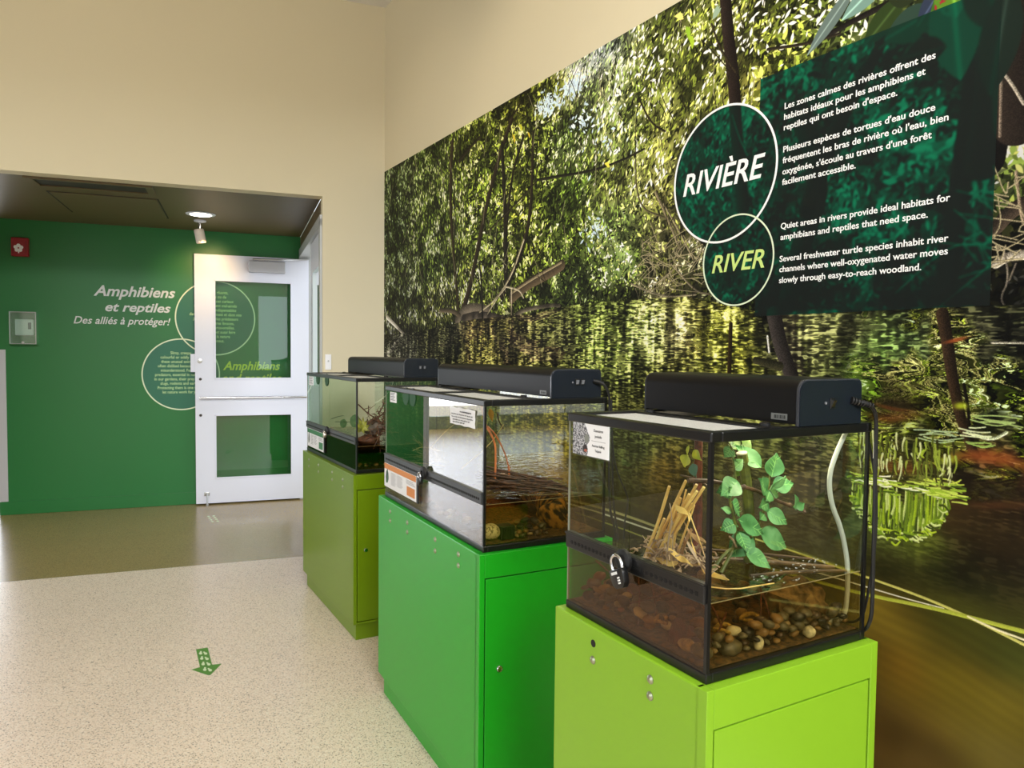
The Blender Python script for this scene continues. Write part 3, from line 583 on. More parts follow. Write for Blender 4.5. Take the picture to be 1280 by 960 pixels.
cl = MB().box(.483, .82, -.055, 0, 2.245, 2.355, .006).build('door_closer', mat('silver_closer_metal', (176, 176, 180), .35, .6), dr)
MB().tube([(.52, -.05, 2.368), (.72, -.075, 2.372), (.93, -.06, 2.385), (1.04, .0, 2.40)], .009, 8).build('closer_arm', M['steel'], cl, smooth=True)
lk = MB().lathe([(.022, 0), (.022, .008), (.012, .010)], (.042, -.0, 1.385), (0, -1, 0), 20).build('lock_cylinder', M['steel'], dr, smooth=True)
for z in (1.213, .867): MB().lathe([(.013, 0), (.013, .006)], (.046, 0, z), (0, -1, 0), 16).build('bolt_cover', mat('dark_bronze', (70, 64, 62), .4, .7), dr)
MB().box(-.04, 0, .004, .04, 1.28, 1.452, .003).build('latch_plate', M['doorpaint'], dr)
ks = MB().tube([(.095, -.012, .115), (.1, -.03, .075), (.1, -.035, .008)], .007, 8).lathe([(.014, 0), (.014, .012)], (.1, -.035, .0), (0, 0, 1), 12).box(.07, .12, -.008, 0, .09, .125, .002); ks.build('kick_stop', M['steel'], dr, smooth=True)
# frame of the doorway in the recess's right-hand wall, with its second leaf closed
tf = MB().box(-.475, -.33, .02, .10, 0, 2.47).box(-.475, -.33, 1.985, 2.05, 0, 2.47).box(-.475, -.33, .02, 2.05, 2.42, 2.50)
struct('trim_doorway', tf, M['framepaint'], BACK)
d2 = bpy.data.objects.new('door_2', None); C.objects.link(d2); d2.location = BACK.o; d2.rotation_euler = (0, 0, BACK.a); d2['kind'] = 'structure'
MB().box(-.45, -.405, .105, .27, .015, 2.415).box(-.45, -.405, .87, 1.03, .015, 2.415).box(-.45, -.405, .27, .87, .015, .25).box(-.45, -.405, .27, .87, .87, 1.21).box(-.45, -.405, .27, .87, 2.16, 2.415).build('door_leaf', M['doorpaint'], d2)
MB().box(-.432, -.424, .27, .87, 1.21, 2.16).build('window_pane', M['windowglass'], d2)
MB().box(-.432, -.424, .27, .87, .25, .87).build('kick_pane', M['windowglass'], d2)
struct('wall_beyond_doorway', MB().box(.9, 1.0, .2, 4, 0, 2.63), M['shell'], BACK)
# ---------------------------------------------------------------- fittings on the walls
al = thing('fire_alarm', 'small red fire alarm box high on the green wall', 'fire alarm', BACK.sub(-2.845, 2.066, 2.383))
MB().box(-.066, .066, -.045, 0, -.083, .083, .008).build('housing', M['red'], al)
rp = MB(); 
for i in range(5): a = 2*math.pi*i/5+.3; rp.lathe([(.016, 0), (.016, .003)], (-.008+.022*math.cos(a), -.045, -.01+.022*math.sin(a)), (0, -1, 0), 14)
rp.box(-.012, -.002, -.048, -.045, -.055, -.02); rp.build('white_emblem', M['whitevinyl'], al)
for s_ in (-.052, .045):
    sl = MB().box(s_+.002, s_+.004, -.0458, -.045, -.055, .049)
    for k in range(8): sl.box(s_, s_+.006, -.0465, -.045, -.055+k*.014, -.049+k*.014)
    sl.build('sounder_slots', mat('dark_red_plastic', (100, 12, 20), .5), al)
tg = thing('thermostat_guard', 'clear plastic guard box over a white thermostat on the green wall', 'thermostat cover', BACK.sub(-2.826, 2.066, 1.67))
g_ = MB().box(-.098, .098, -.075, -.071, -.143, .143).box(-.098, -.093, -.072, 0, -.143, .143).box(.093, .098, -.072, 0, -.143, .143).box(-.098, .098, -.072, 0, .138, .143).box(-.098, .098, -.072, 0, -.143, -.138); g_.build('clear_cover', M['clearplastic'], tg)
rm = MB()
for q in (.0985,):
    for a in ((-q, q, q+.038, q+.045), (-q, q, -q-.045, -q-.038)): rm.box(a[0], a[1], -.078, -.070, a[2], a[3], .002)
    for s_ in (-1, 1): rm.box(s_*q-.004, s_*q+.004, -.078, -.070, -.143, .143, .002)
rm.build('cover_rim', glassy('milky_plastic_edge', (205, 225, 215), 1.5, 2, .1, .35), tg)
MB().box(-.07, .07, -.03, 0, -.065, .078, .006).build('thermostat', M['paper'], tg)
MB().box(.03, .055, -.0315, -.03, -.01, .05).build('dial_scale', M['greyink'], tg)
MB().lathe([(.01, 0), (.01, .006)], (0, -.075, -.128), (0, -1, 0), 14).build('key_lock', M['steel'], tg)
pl = thing('switch_plate', 'white plate on the cream wall beside the doorway', 'wall plate', BACK.sub(-.418, 0, 1.413))
MB().box(-.022, .022, -.008, 0, -.057, .057, .002).build('plate', M['paper'], pl)
MB().lathe([(.006, 0), (.006, .012)], (.0, -.008, .008), (0, -1, 0), 12).build('key_switch', M['steel'], pl)
# green wall graphics
GW = BACK.sub(-1.439, 2.066, 0)
gw = thing('wall_graphic', 'white and lime lettering with two outlined circles on the green wall behind the open door', 'wall sign', GW)
lettering('heading_text', [('Amphibiens', -.846, 1.982, .682, .094), ('et reptiles', -.753, 1.842, .548, .082)], M['greyvinyl'], gw, None, .28, .022)
lettering('subheading_text', [('Des alliés à protéger!', -1.009, 1.722, .801, .067)], M['greyvinyl'], gw, None, .28, .012)
eh = lettering('heading_text', [('Amphibians', .252, 1.30, .53, .083), ('and reptiles', .245, 1.178, .55, .083)], M['yellowvinyl'], gw, None, .28, .022); eh['label'] = 'lime English heading'
c1 = disc_mb(.190, 1.80, .352, 0, .0006).build('circle', M['circlegreen'], gw); c1['label'] = 'upper right green circle with French text'
ring_mb(.190, 1.80, .355, .012, -.0007).build('outline', M['palevinyl'], c1)
c2 = disc_mb(-.118, 1.256, .334, 0, .0009).build('circle', M['circlegreen'], gw); c2['label'] = 'lower left green circle with English text'
ring_mb(-.118, 1.256, .337, .012, -.0010).build('outline', M['palevinyl'], c2)
fl_ = ['Petits et gluants,', 'colorés ou de', 'forme vive, ces curieux', 'animaux souvent mal-aimés', 'parmi nous. Indispensables', 'dans l’environnement et dans nos', 'jardins, véritables prédateurs', 'contre d’autres limaces,', 'rongeurs, perce-oreilles.', 'Les aider, c’est aussi faire', 'travailler la nature', 'pour nous.']
lettering('body_text', [(t_, .190, 2.035-i*.0425, None, .028, 'c') for i, t_ in enumerate(fl_)], M['palegreenvinyl'], c1, None, .1, .02, y=-.0007)
el_ = ['Slimy, creepy,', 'colourful or oddly shaped,', 'these unusual animals are', 'often disliked because they’re', 'misunderstood. Fearsome', 'predators, essential in nature and', 'in our gardens, their prey includes', 'slugs, rodents and earwigs.', 'Protecting them is one way to', 'let nature work for you.']
lettering('body_text', [(t_, -.118, 1.448-i*.0415, None, .0275, 'c') for i, t_ in enumerate(el_)], M['palegreenvinyl'], c2, None, .0, .016, y=-.0010)
# floor sticker, and pale marks painted as a floor reflection
ar = thing('arrow_sticker', 'green arrow floor sticker with white footprints on the beige floor', 'floor sticker')
MB().prism([(-1.518, 3.856), (-1.464, 3.850), (-1.476, 3.627), (-1.436, 3.617), (-1.500, 3.515), (-1.511, 3.523), (-1.567, 3.618), (-1.529, 3.627)], (0, 0, 0), (1, 0, 0), (0, 1, 0), (0, 0, .0012)).build('arrow', mat('green_vinyl', (82, 140, 42), .45), ar)
for (x, y), s_ in zip(((-1.505, 3.799), (-1.484, 3.785), (-1.509, 3.732), (-1.487, 3.716), (-1.512, 3.662), (-1.489, 3.647), (-1.514, 3.594), (-1.493, 3.576)), (1, -1)*4):
    f = MB(); f.prism([(x+.0075*math.cos(a), y-.008+.015*math.sin(a)) for a in [k*math.pi/8 for k in range(16)]], (0, 0, .0012), (1, 0, 0), (0, 1, 0), (0, 0, .0004))
    f.prism([(x+s_*.004+.0045*math.cos(a), y+.012+.009*math.sin(a)) for a in [k*math.pi/7 for k in range(14)]], (0, 0, .0012), (1, 0, 0), (0, 1, 0), (0, 0, .0004)); f.build('footprint', M['palevinyl'], ar)
fs = thing('floor_reflection_marks', 'tiny pale footprint marks painted as a reflection on the dark floor before the open door', 'floor sticker', Frame((-1.005, 6.80, 0), 0))
for k in range(4):
    for s_ in (-1, 1):
        MB().prism([(s_*.022+.012*math.cos(a), -.11+k*.075+.024*math.sin(a)) for a in [q*math.pi/6 for q in range(12)]], (0, 0, 0), (1, 0, 0), (0, 1, 0), (0, 0, .001)).build('footprint', M['palevinyl'], fs)
# ---------------------------------------------------------------- mural
def picture(name, arr):
    h, w_ = arr.shape[:2]; im = bpy.data.images.new(name, w_, h); px = np.ones((h, w_, 4), np.float32); px[..., :3] = arr[::-1]
    im.pixels.foreach_set(px.ravel()); im.update(); im.pack(); return im
def print_mat(name, im, rough):
    m = mat(name, (128, 128, 128), rough, spec=.10); t, b = nt(m); N = t.nodes
    uv = N.new('ShaderNodeUVMap'); tx = N.new('ShaderNodeTexImage'); tx.image = im; tx.extension = 'EXTEND'
    t.links.new(uv.outputs[0], tx.inputs[0]); t.links.new(tx.outputs[0], b.inputs['Base Color']); return m
def uv_mural(o, local=True):
    me = o.data; uv = me.uv_layers.new(name='UVMap'); co = np.empty(len(me.vertices)*3); me.vertices.foreach_get('co', co); co = co.reshape(-1, 3)
    for lp in me.loops: v = co[lp.vertex_index]; uv.data[lp.index].uv = ((MY1+v[0])/(MY1-MY0), v[2]/MZ1)
art = paint_mural()
MF = Frame((-.0008, 0, 0), -90)                            # x runs along the wall away from the corner (x = -y of the room), faces the room
mu = thing('river_mural', 'wall-sized printed photo mural of a wooded river bank with still brown water', 'mural', MF)
o = MB().box(-MY1+.005, -MY0, -.002, 0, 0.0, MZ1).build('printed_vinyl', print_mat('river_print', picture('river_picture', art), .58), mu); uv_mural(o)
pm = print_mat('green_panel_print', picture('panel_picture', panel_from(art)), .58)
o = MB().box(-1.717, -.969, -.0032, -.002, 1.632, 2.432).build('text_panel', pm, mu); uv_mural(o); o['label'] = 'dark green text panel'
o = disc_mb(-1.878, 2.145, .238, -.0034, .0008).build('title_circle', pm, mu); uv_mural(o); o['label'] = 'large dark green circle'
ring_mb(-1.878, 2.145, .240, .0075, -.0054).build('outline', M['whitevinyl'], o)
lettering('title_text', [('RIVIÈRE', -2.072, 2.101, .385, .080)], M['whitevinyl'], o, None, .25, .012, y=-.0048)
o = disc_mb(-1.800, 1.832, .156, -.0050, .0006).build('title_circle', pm, mu); uv_mural(o); o['label'] = 'small dark green circle'
ring_mb(-1.800, 1.832, .158, .0055, -.0056).build('outline', M['palevinyl'], o)
lettering('title_text', [('RIVER', -1.915, 1.796, .236, .063)], M['limevinyl'], o, None, .25, .012, y=-.0062)
TXT = [[('Les zones calmes des rivières offrent des', 1.615, 2.307, 1.128, 2.300), ('habitats idéaux pour les amphibiens et', 1.616, 2.272, 1.154, 2.266), ("reptiles qui ont besoin d'espace.", 1.616, 2.238, 1.232, 2.232)],
       [("Plusieurs espèces de tortues d'eau douce", 1.616, 2.167, 1.124, 2.161), ("fréquentent les bras de rivière où l'eau, bien", 1.617, 2.132, 1.088, 2.125), ("oxygénée, s'écoule au travers d'une forêt", 1.617, 2.095, 1.131, 2.089), ('facilement accessible.', 1.617, 2.060, 1.354, 2.056)],
       [('Quiet areas in rivers provide ideal habitats for', 1.618, 1.917, 1.076, 1.912), ('amphibians and reptiles that need space.', 1.618, 1.882, 1.134, 1.876)],
       [('Several freshwater turtle species inhabit river', 1.619, 1.810, 1.077, 1.805), ('channels where well-oxygenated water moves', 1.619, 1.775, 1.077, 1.772), ('slowly through easy-to-reach woodland.', 1.619, 1.740, 1.147, 1.735)]]
for i, par in enumerate(TXT):
    lettering('paragraph_text', [(t_, -y0, (z0+z1)/2, y0-y1, .0195) for t_, y0, z0, y1, z1 in par], M['whitevinyl'], mu, None, 0., .012, y=-.0032)
# ---------------------------------------------------------------- cabinets
# tank frames: x towards the mural wall, y along the wall away from the camera, z up from the cabinet top
TK = [dict(fr=Frame((-1.001, .949, .884), -1.434), L=.471, D=.467, h=.456), dict(fr=Frame((-.923, 1.963, .873), -3.183), L=.993, D=.461, h=.461), dict(fr=Frame((-.781, 3.595, .864), -1.170), L=1.022, D=.454, h=.478)]
def cabinet(k, ou, ow, L, D, rgb, label, bolts, lock, group=None):
    fr = TK[k]['fr']; z = fr.o.z; f = fr.sub(ow, ou, -z); m = mat('painted_cabinet_green', rgb, .34, spec=.5)
    t = thing('display_cabinet', label, 'cabinet', f)
    b = MB().box(0, D, .02, L, .088, z-.0005, .003)                                   # carcass
    b.box(0, .018, 0, .03, .088, z-.0005, .0015).box(D-.022, D, 0, .03, .088, z-.0005, .0015).box(.018, D-.022, 0, .03, z-.076, z-.0005, .0015).box(.018, D-.022, 0, .03, .088, .098)
    b.build('body', m, t)
    MB().box(.022, D-.026, .0015, .0195, .102, z-.080, .0015).build('door', m, t)
    MB().box(.02, D-.01, .022, L-.022, 0, .088).build('plinth', m, t)
    for (u, zz) in bolts:
        MB().lathe([(.0095, 0), (.0095, .0012), (.006, .0045), (.002, .0055)], (0, u-ou, z+zz), (-1, 0, 0), 14).build('bolt', M['brass'], t, smooth=True)
    if lock:
        MB().lathe([(.011, 0), (.011, .004), (.0085, .007), (.003, .0075)], (lock[0]-ow, .0015, z+lock[1]), (0, -1, 0), 18).build('lock', M['chrome'], t, smooth=True)
    return t
cabinet(0, -.022, -.018, .512, .499, (134, 184, 38), 'bright lime display cabinet under the planted tank', [(.331, -.075), (.135, -.040), (.135, -.074)], None)
cabinet(1, -.019, -.020, 1.041, .499, (24, 162, 28), 'mid green display cabinet between the two lime ones', [(.858, -.039), (.858, -.078), (.645, -.040), (.645, -.078), (.351, -.037), (.351, -.078), (.144, -.038), (.144, -.075)], (.052, -.37))
cabinet(2, -.037, -.026, 1.06, .499, (112, 142, 8), 'olive lime display cabinet beside the open white door, under the twig tank', [(.862, -.038), (.862, -.079), (.639, -.041), (.639, -.081), (.349, -.041), (.349, -.082), (.147, -.050), (.147, -.089)], (.040, -.392))
_c0 = [o for o in C.objects if o.name.startswith('display_cabinet')][0]
_hz = TK[0]['fr'].o.z-.037
_h = MB().lathe([(.0085, 0), (.0085, .0008)], (0, .331+.022, _hz), (-1, 0, 0), 16).build('bolt_hole', M['blackmatte'], _c0)
# ---------------------------------------------------------------- glass tanks
def terrarium(k, label):
    T = TK[k]; fr, L, D, h = T['fr'], T['L'], T['D'], T['h']; B = M['black']; g = .004; DG = M[('tankglass', 'doorglass', 'farglass')[k]]
    t = thing('terrarium', label, 'glass tank', fr)
    b = MB()
    b.box(0, .016, 0, L, 0, .019, .002).box(D-.016, D, 0, L, 0, .019, .002).box(.016, D-.016, 0, .016, 0, .019, .002).box(.016, D-.016, L-.016, L, 0, .019, .002).box(.01, D-.01, .01, L-.01, .002, .008)
    b.build('base_frame', B, t)
    lid = MB(); z0, z1 = h-.003, h+.017
    lid.box(-.001, .026, -.001, L+.001, z0, z1, .003).box(D-.014, D+.001, -.001, L+.001, z0, z1, .003).box(.026, D-.014, -.001, .022, z0, z1, .003).box(.026, D-.014, L-.022, L+.001, z0, z1, .003)
    lid.box(.186, .222, .022, L-.022, z0+.003, z1-.001, .002)
    if k: lid.box(.026, .19, L/2-.018, L/2+.018, z0+.003, z1-.001, .002)
    lo_ = lid.build('lid_frame', B, t)
    for (a, c) in ([(.022, L-.022)] if k == 0 else [(.022, L/2-.018), (L/2+.018, L-.022)]):
        MB().box(.027, .186, a, c, z1-.009, z1-.006).build('mesh_screen', M['mesh'], lo_)
    for u in (L*.12, L*.88): MB().lathe([(.011, 0), (.011, .006), (.007, .008)], (.204, u, z1-.002), (0, 0, 1), 16).build('lid_clip', M['blackmatte'], lo_, smooth=True)
    zt = h-.003
    MB().box(.007, D-.006, .002, .002+g, .019, zt).build('side_pane', M['glass'], t)
    MB().box(.007, D-.006, L-.002-g, L-.002, .019, zt).build('side_pane', M['glass'], t)
    MB().box(D-.006, D-.002, .002, L-.002, .019, zt).build('back_pane', M['glass'], t)
    MB().box(.002, .006, .006, L-.006, .019, .152).build('lower_front_pane', M[('brownhaze', 'palehaze', 'darkfilm')[k]], t)
    for i, (a, c) in enumerate(((.007, L/2-.001), (L/2+.001, L-.007))):
        MB().box(.002, .006, a, c, .186, zt).build('door', DG, t)
    vb = MB().box(-.006, .012, .004, L-.004, .150, .189, .003).box(-.008, .004, .004, L-.004, .183, .188, .001); vb = vb.build('vent_bar', B if k == 0 else mat('worn_grey_plastic', (46, 48, 50), .38), t)
    vs = MB().box(-.0064, -.0058, .02, L-.02, .1665, .1675); n = int(L/.0155)
    for i in range(n):
        u = .02+i*(L-.04)/n
        if abs(u-L/2) < .05: continue
        vs.box(-.0068, -.0055, u, u+.007, .163, .171, .0)
    vs.build('vent_slots', mat('deep_black', (4, 4, 5), .8), vb)
    p = MB().box(.001, .009, .001, .009, .019, zt); p.build('corner_post', B, t)
    MB().box(D-.0083, D-.0015, .001, .008, .019, zt).build('corner_post', B, t)
    MB().box(.002, .006, L-.004, L-.001, .019, zt).build('corner_seal', mat('grey_silicone', (132, 132, 116), .5), t)
    la = MB().lathe([(.021, 0), (.024, .003), (.024, .011), (.018, .014), (.010, .014), (.009, .010), (.002, .010)], (-.005, L/2, .176), (-1, 0, 0), 28); la.build('latch', M['blackmatte'], t, smooth=True)
    return t
t0 = terrarium(0, 'glass tank on the bright lime cabinet, planted with leafy cuttings and dry reeds')
t1_ = terrarium(1, 'long glass tank on the mid green cabinet with a half-sunk log')
t2_ = terrarium(2, 'long glass tank with a twig heap, on the olive lime cabinet')
# ---------------------------------------------------------------- light hoods
def hood(k, label, w0, w1, z1, L, marks, cordz, cordw):
    T = TK[k]; fr = T['fr']; zb = T['h']+.0178; f = fr.sub(w0, 0, zb)
    t = thing('light_hood', label, 'aquarium light', f); D = w1-w0; H = z1-zb; r = .026
    def prof(ins):
        P = [(ins, .0), (ins, H-r)]; P += [(ins+(r-ins)*(1-math.cos(a)), H-r+(r-ins)*math.sin(a)) for a in [q*math.pi/12 for q in range(1, 7)]]
        P += [(D-r*.6, H-ins)]; P += [(D-r*.6+(r*.6-ins)*math.sin(a), H-r*.6+(r*.6-ins)*math.cos(a)) for a in [q*math.pi/12 for q in range(1, 7)]]
        return P+[(D-ins, 0)]
    MB().prism([(x, z+.004) if z == 0 else (x, z) for x, z in prof(0)], (0, .005, 0), (1, 0, 0), (0, 0, 1), (0, L-.010, 0)).build('housing', M['hoodfront'], t, smooth=True)
    rim = MB().prism(prof(0), (0, 0, 0), (1, 0, 0), (0, 0, 1), (0, .006, 0)).build('end_cap', mat('rim_highlight_grey', (58, 60, 66), .25), t, smooth=True)  # near rim in lighter grey as a painted edge highlight
    MB().prism(prof(.003), (0, -.002, 0), (1, 0, 0), (0, 0, 1), (0, .003, 0)).build('end_panel', M['hoodside'], rim, smooth=True)
    MB().prism(prof(0), (0, L-.006, 0), (1, 0, 0), (0, 0, 1), (0, .006, 0)).build('end_cap', M['hoodside'], t, smooth=True)
    for i, (wm, zm, kind) in enumerate(marks):
        if kind == 's':
            s_ = MB().box(wm-w0-.008, wm-w0+.008, -.0045, -.001, zm-zb-.011, zm-zb+.011, .001).build('switch', M['black'], t)
            MB().prism([(0, -.007), (0, .007), (-.0055, .0065)], (wm-w0-.005, -.0045, zm-zb), (0, 1, 0), (0, 0, 1), (.010, 0, 0)).build('rocker', M['chrome'] if k == 0 else M['greyink'], s_)
        else: MB().lathe([(.0028, 0), (.0028, .002)], (wm-w0, -.002, zm-zb), (0, -1, 0), 10).build('screw', M['greyink'], t)
    if k < 2:
        lb = MB().box(-.0012, .0, .026 if k == 0 else .030, .066 if k == 0 else .071, .010, .023).build('name_plate', mat('grey_foil_label', (128, 130, 128), .35, .3), t)
        gl = MB(); q = .030 if k == 0 else .034
        for a, c in ((0, .004), (.006, .0075), (.0095, .014), (.017, .020), (.022, .028)): gl.box(-.0016, -.0012, q+a, q+c, .013, .020)
        gl.build('label_marks', mat('dark_grey_ink', (50, 52, 52), .5), lb)
    # lamp inside, throwing its light down through the open half of the lid
    l = bpy.data.lights.new('hood_lamp', 'AREA'); l.shape = 'RECTANGLE'; l.size = D*.6; l.size_y = L*.8; l.energy = (2.0, 2.2, .8)[k]; l.color = (1, .86, .62)
    lo = bpy.data.objects.new('lamp', l); C.objects.link(lo); lo.parent = t; lo.location = (D*.5, L/2, -.004)
    MB().box(D*.28, D*.45, .04, L-.04, .006, .020, .004).build('lamp_tube', M['paper'], t)
    return t
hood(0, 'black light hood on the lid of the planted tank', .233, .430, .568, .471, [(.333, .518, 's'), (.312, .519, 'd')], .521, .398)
hood(1, 'long black light hood on the middle tank with two switches', .239, .434, .573, .985, [(.337, .531, 's'), (.358, .531, 's'), (.320, .530, 'd')], .533, .406)
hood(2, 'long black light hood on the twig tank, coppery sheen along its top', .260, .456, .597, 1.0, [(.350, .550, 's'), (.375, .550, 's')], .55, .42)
def cord(label, k, pts, r, m=None, relief=None, name='power_cord'):
    fr = TK[k]['fr']
    if not relief:
        o = MB().tube(smooth_path(pts, 3), r, 8).build(name, m or M['blackmatte'], None, fr, True); return tag(o, label, 'cable')
    t = thing(name, label, 'cable', fr)
    MB().tube(smooth_path(pts, 3), r, 8).build('cable', m or M['blackmatte'], t, smooth=True)
    if relief:
        mb = MB(); P = [Vector(p) for p in relief]
        for i in range(8):
            p = P[0].lerp(P[1], i/8); q = P[0].lerp(P[1], (i+.6)/8); mb.tube([p, q], .0085-.0004*i, 12)
        mb.build('strain_relief', M['blackmatte'], t, smooth=True)
    return t
cord('black power cord from the light hood down the rear edge of the planted tank', 0, [(.398, -.004, .521), (.425, -.020, .517), (.452, -.018, .500), (.463, -.014, .470), (.468, -.012, .3), (.472, -.012, .10), (.473, -.010, .04), (.4735, .012, .0055), (.474, .10, .0048), (.474, .40, .0048)], .0042, None, ((.392, -.002, .523), (.440, -.022, .511)))
cord('thin black cord looping behind the rear corner of the planted tank', 0, [(.480, .02, .45), (.486, .0, .36), (.492, -.002, .28), (.487, -.004, .2), (.482, .004, .1), (.480, .02, .02), (.477, .10, .014), (.477, .38, .012)], .0030)
tb = cord('short white plastic clip strip on the rear glass edge of the planted tank', 0, [(.4795, -.002, .43), (.4797, -.002, .395)], .004, M['whitevinyl'], None, 'cable_clip')
cord('thick black cord hanging behind the middle tank', 1, [(.404, -.004, .533), (.424, -.022, .53), (.446, -.028, .50), (.456, -.022, .46), (.458, -.020, .3), (.462, -.02, .1), (.478, -.024, .05), (.490, -.024, .0), (.497, .02, -.2), (.497, .11, -.86)], .0042, None, ((.402, -.002, .535), (.432, -.022, .526)))
cord('thin straight black cord beside the thick cord behind the middle tank', 1, [(.466, -.016, .46), (.470, -.020, .3), (.474, -.026, .1), (.502, -.028, -.01), (.513, .03, -.3), (.513, .06, -.86)], .0032)
cord('thin bent black cord standing out behind the middle tank', 1, [(.468, -.014, .47), (.472, -.02, .30), (.488, -.024, .225), (.539, -.02, .138), (.540, -.02, .11), (.524, -.02, .043), (.535, -.01, -.15), (.535, .0, -.86)], .0026)
# ---------------------------------------------------------------- padlocks
def padlock(k, label, tilt, bodym, dials):
    T = TK[k]; f = T['fr'].sub(-.027, T['L']/2, .160); t = thing('padlock', label, 'padlock', f); s = .78 if k else 1.15
    ct, st = math.cos(tilt), math.sin(tilt)
    R = lambda y, z, x=0: Vector((x, (ct*y-st*z)*s, (st*y+ct*z)*s))
    sh = [R(-.015, -.004), R(-.016, .010), R(-.012, .021), R(0, .026), R(.012, .021), R(.016, .010), R(.015, -.004)]
    MB().tube(smooth_path(sh, 2), .0032*s, 10).build('shackle', M['chrome'], t, smooth=True)
    bd = MB(); pr = [(-.019, 0), (.019, 0), (.021, -.008), (.019, -.026), (.011, -.035), (-.011, -.035), (-.019, -.026), (-.021, -.008)]
    bd.prism([(y*s, z*s) for y, z in pr], R(0, 0, -.008), (0, ct, st), (0, -st, ct), (.015, 0, 0)); bmesh.ops.bevel(bd.b, geom=list(bd.b.edges), offset=.0022, segments=2, profile=.5, affect='EDGES')
    bo = bd.build('body', bodym, t, smooth=True)
    if dials:
        pb = MB(); pb.prism([(-.004*s, -.0095*s), (.013*s, -.0095*s), (.013*s, -.0045*s), (-.004*s, -.0045*s)], R(0, 0, -.0092), (0, ct, st), (0, -st, ct), (.0014, 0, 0)); pb.build('brand_plate', M['greyvinyl'], bo)
        for i in range(3):
            q = MB(); q.prism([(-.0125*s, -.0035*s), (-.0065*s, -.0035*s), (-.0065*s, -.0005*s), (-.0125*s, -.0005*s)], R(.004, -.014-.0048*i, -.0095), (0, ct, st), (0, -st, ct), (.002, 0, 0)); q.build('number_wheel', M['mesh'] if 0 else M['greyvinyl'], bo)
    return t
padlock(0, 'black combination padlock with a white plate on the planted tank', -.42, M['black'], True)
padlock(1, 'black padlock with a steel shackle on the middle tank latch', -.35, M['black'], False)
padlock(2, 'small silvery padlock on the latch of the twig tank', -.9, mat('pale_brass_lock', (205, 195, 180), .3, .8), False)
# ---------------------------------------------------------------- cards on the tanks
def card_frame(k, u, z, off=.0): return TK[k]['fr'].sub(-off, u, z, -90)
def front_card(k, label, cat, name, u0, u1, z0, z1, thick=.0012, m=None):
    t = thing(name, label, cat, card_frame(k, u1, z0, .0)); w_, h_ = u1-u0, z1-z0
    return t, w_, h_
# species card with photo on the planted tank
t, w_, h_ = front_card(0, 'white species card with turtle photo taped under the lid of the planted tank', 'info card', 'species_card', .309, .449, .379, .453)
MB().box(-.002, w_+.003, .0008, .0018, -.003, h_+.002).build('laminate', M['clearplastic'], t)
MB().box(0, w_, -.0002, .0008, 0, h_).build('card', M['paper'], t)
ph = MB().prism([(0, 0), (.058, 0), (.061, .012), (.058, .026), (.066, .034), (.068, .044), (.060, .054), (.056, .062), (.046, h_), (0, h_)], (0, -.0008, 0), (1, 0, 0), (0, 0, 1), (0, .0006, 0)).build('photo', noisy(mat('speckled_grey_photo', (196, 196, 200), .5), 260, (40, 42, 50), 2, contrast=(.42, .58)), t)
MB().ball((.056, -.0008, .040), .010, 2, (1, .06, 1.05)).build('photo_head', mat('grey_green_photo', (128, 132, 124), .5), ph)
MB().ball((.050, -.0008, .016), .009, 2, (1, .06, 1.1)).build('photo_dark_patch', mat('dark_photo', (40, 30, 28), .5), ph)
MB().ball((.053, -.0012, .012), .005, 2, (1.4, .06, .7)).build('photo_red_patch', mat('rust_photo', (168, 92, 70), .5), ph)
lettering('card_text', [('Ouaouaron', .100, .058, .036, .0065, 'c'), ('juvénile', .100, .045, .026, .0065, 'c'), ('American Bullfrog', .100, .0235, .048, .0055, 'c'), ('Tadpole', .100, .0125, .024, .0055, 'c')], M['ink'], t, None, 0, .01, .0003, -.0002)
MB().box(.074, .128, -.0005, -.0002, .0365, .0372).build('rule', M['greyink'], t)
def info_sheet(k, label, u0, u1, z0, z1, col, figs):
    t = thing('species_card', label, 'info card', card_frame(k, u1, z0, .006)); w_, h_ = u1-u0, z1-z0; cm = mat('card_accent', col, .45)
    MB().box(-.002, w_, 0, .003, 0, h_).build('card', M['paper'], t)
    MB().box(w_, w_+.016, -.001, .004, -.002, h_).build('edge_strip', M['blackmatte'], t)
    MB().box(0, w_*.98, -.0006, 0, h_*.76, h_*.985).build('title_band', cm, t)
    MB().box(w_*.72, w_*.95, -.0006, 0, h_*.10, h_*.46).build('map_square', cm, t)
    f = MB(); f.prism([(w_*.045+w_*.05*x, h_*(.16+.62*z)) for x, z in ((.3, 0), (1.3, .05), (1.9, .35), (1.7, .7), (1.1, 1), (.4, .8), (0, .4))], (0, -.0008, 0), (1, 0, 0), (0, 0, 1), (0, .0008, 0)); f.build('animal_picture', noisy(mat('picture_ink', figs[0], .5), 120, figs[1], 2), t)
    l = MB()
    for c0 in (.22, .42):
        for i in range(9):
            if c0 == .42 and i > 7: continue
            l.box(w_*c0, w_*(c0+.15+.03*math.sin(i*2.3)), -.0005, 0, h_*(.66-.06*i), h_*(.675-.06*i))
    for i in range(3): l.box(w_*.70, w_*(.9+.03*i), -.0005, 0, h_*(.68-.06*i), h_*(.695-.06*i))
    l.build('text_lines', M['greyink'], t); return t
info_sheet(1, 'orange and white species card low on the front of the middle tank', .583, .981, .048, .1485, (214, 130, 44), ((40, 110, 60), (16, 18, 18)))
info_sheet(2, 'green and white species card low on the front of the twig tank', .602, .978, .036, .1475, (24, 120, 52), ((150, 160, 150), (70, 80, 74)))
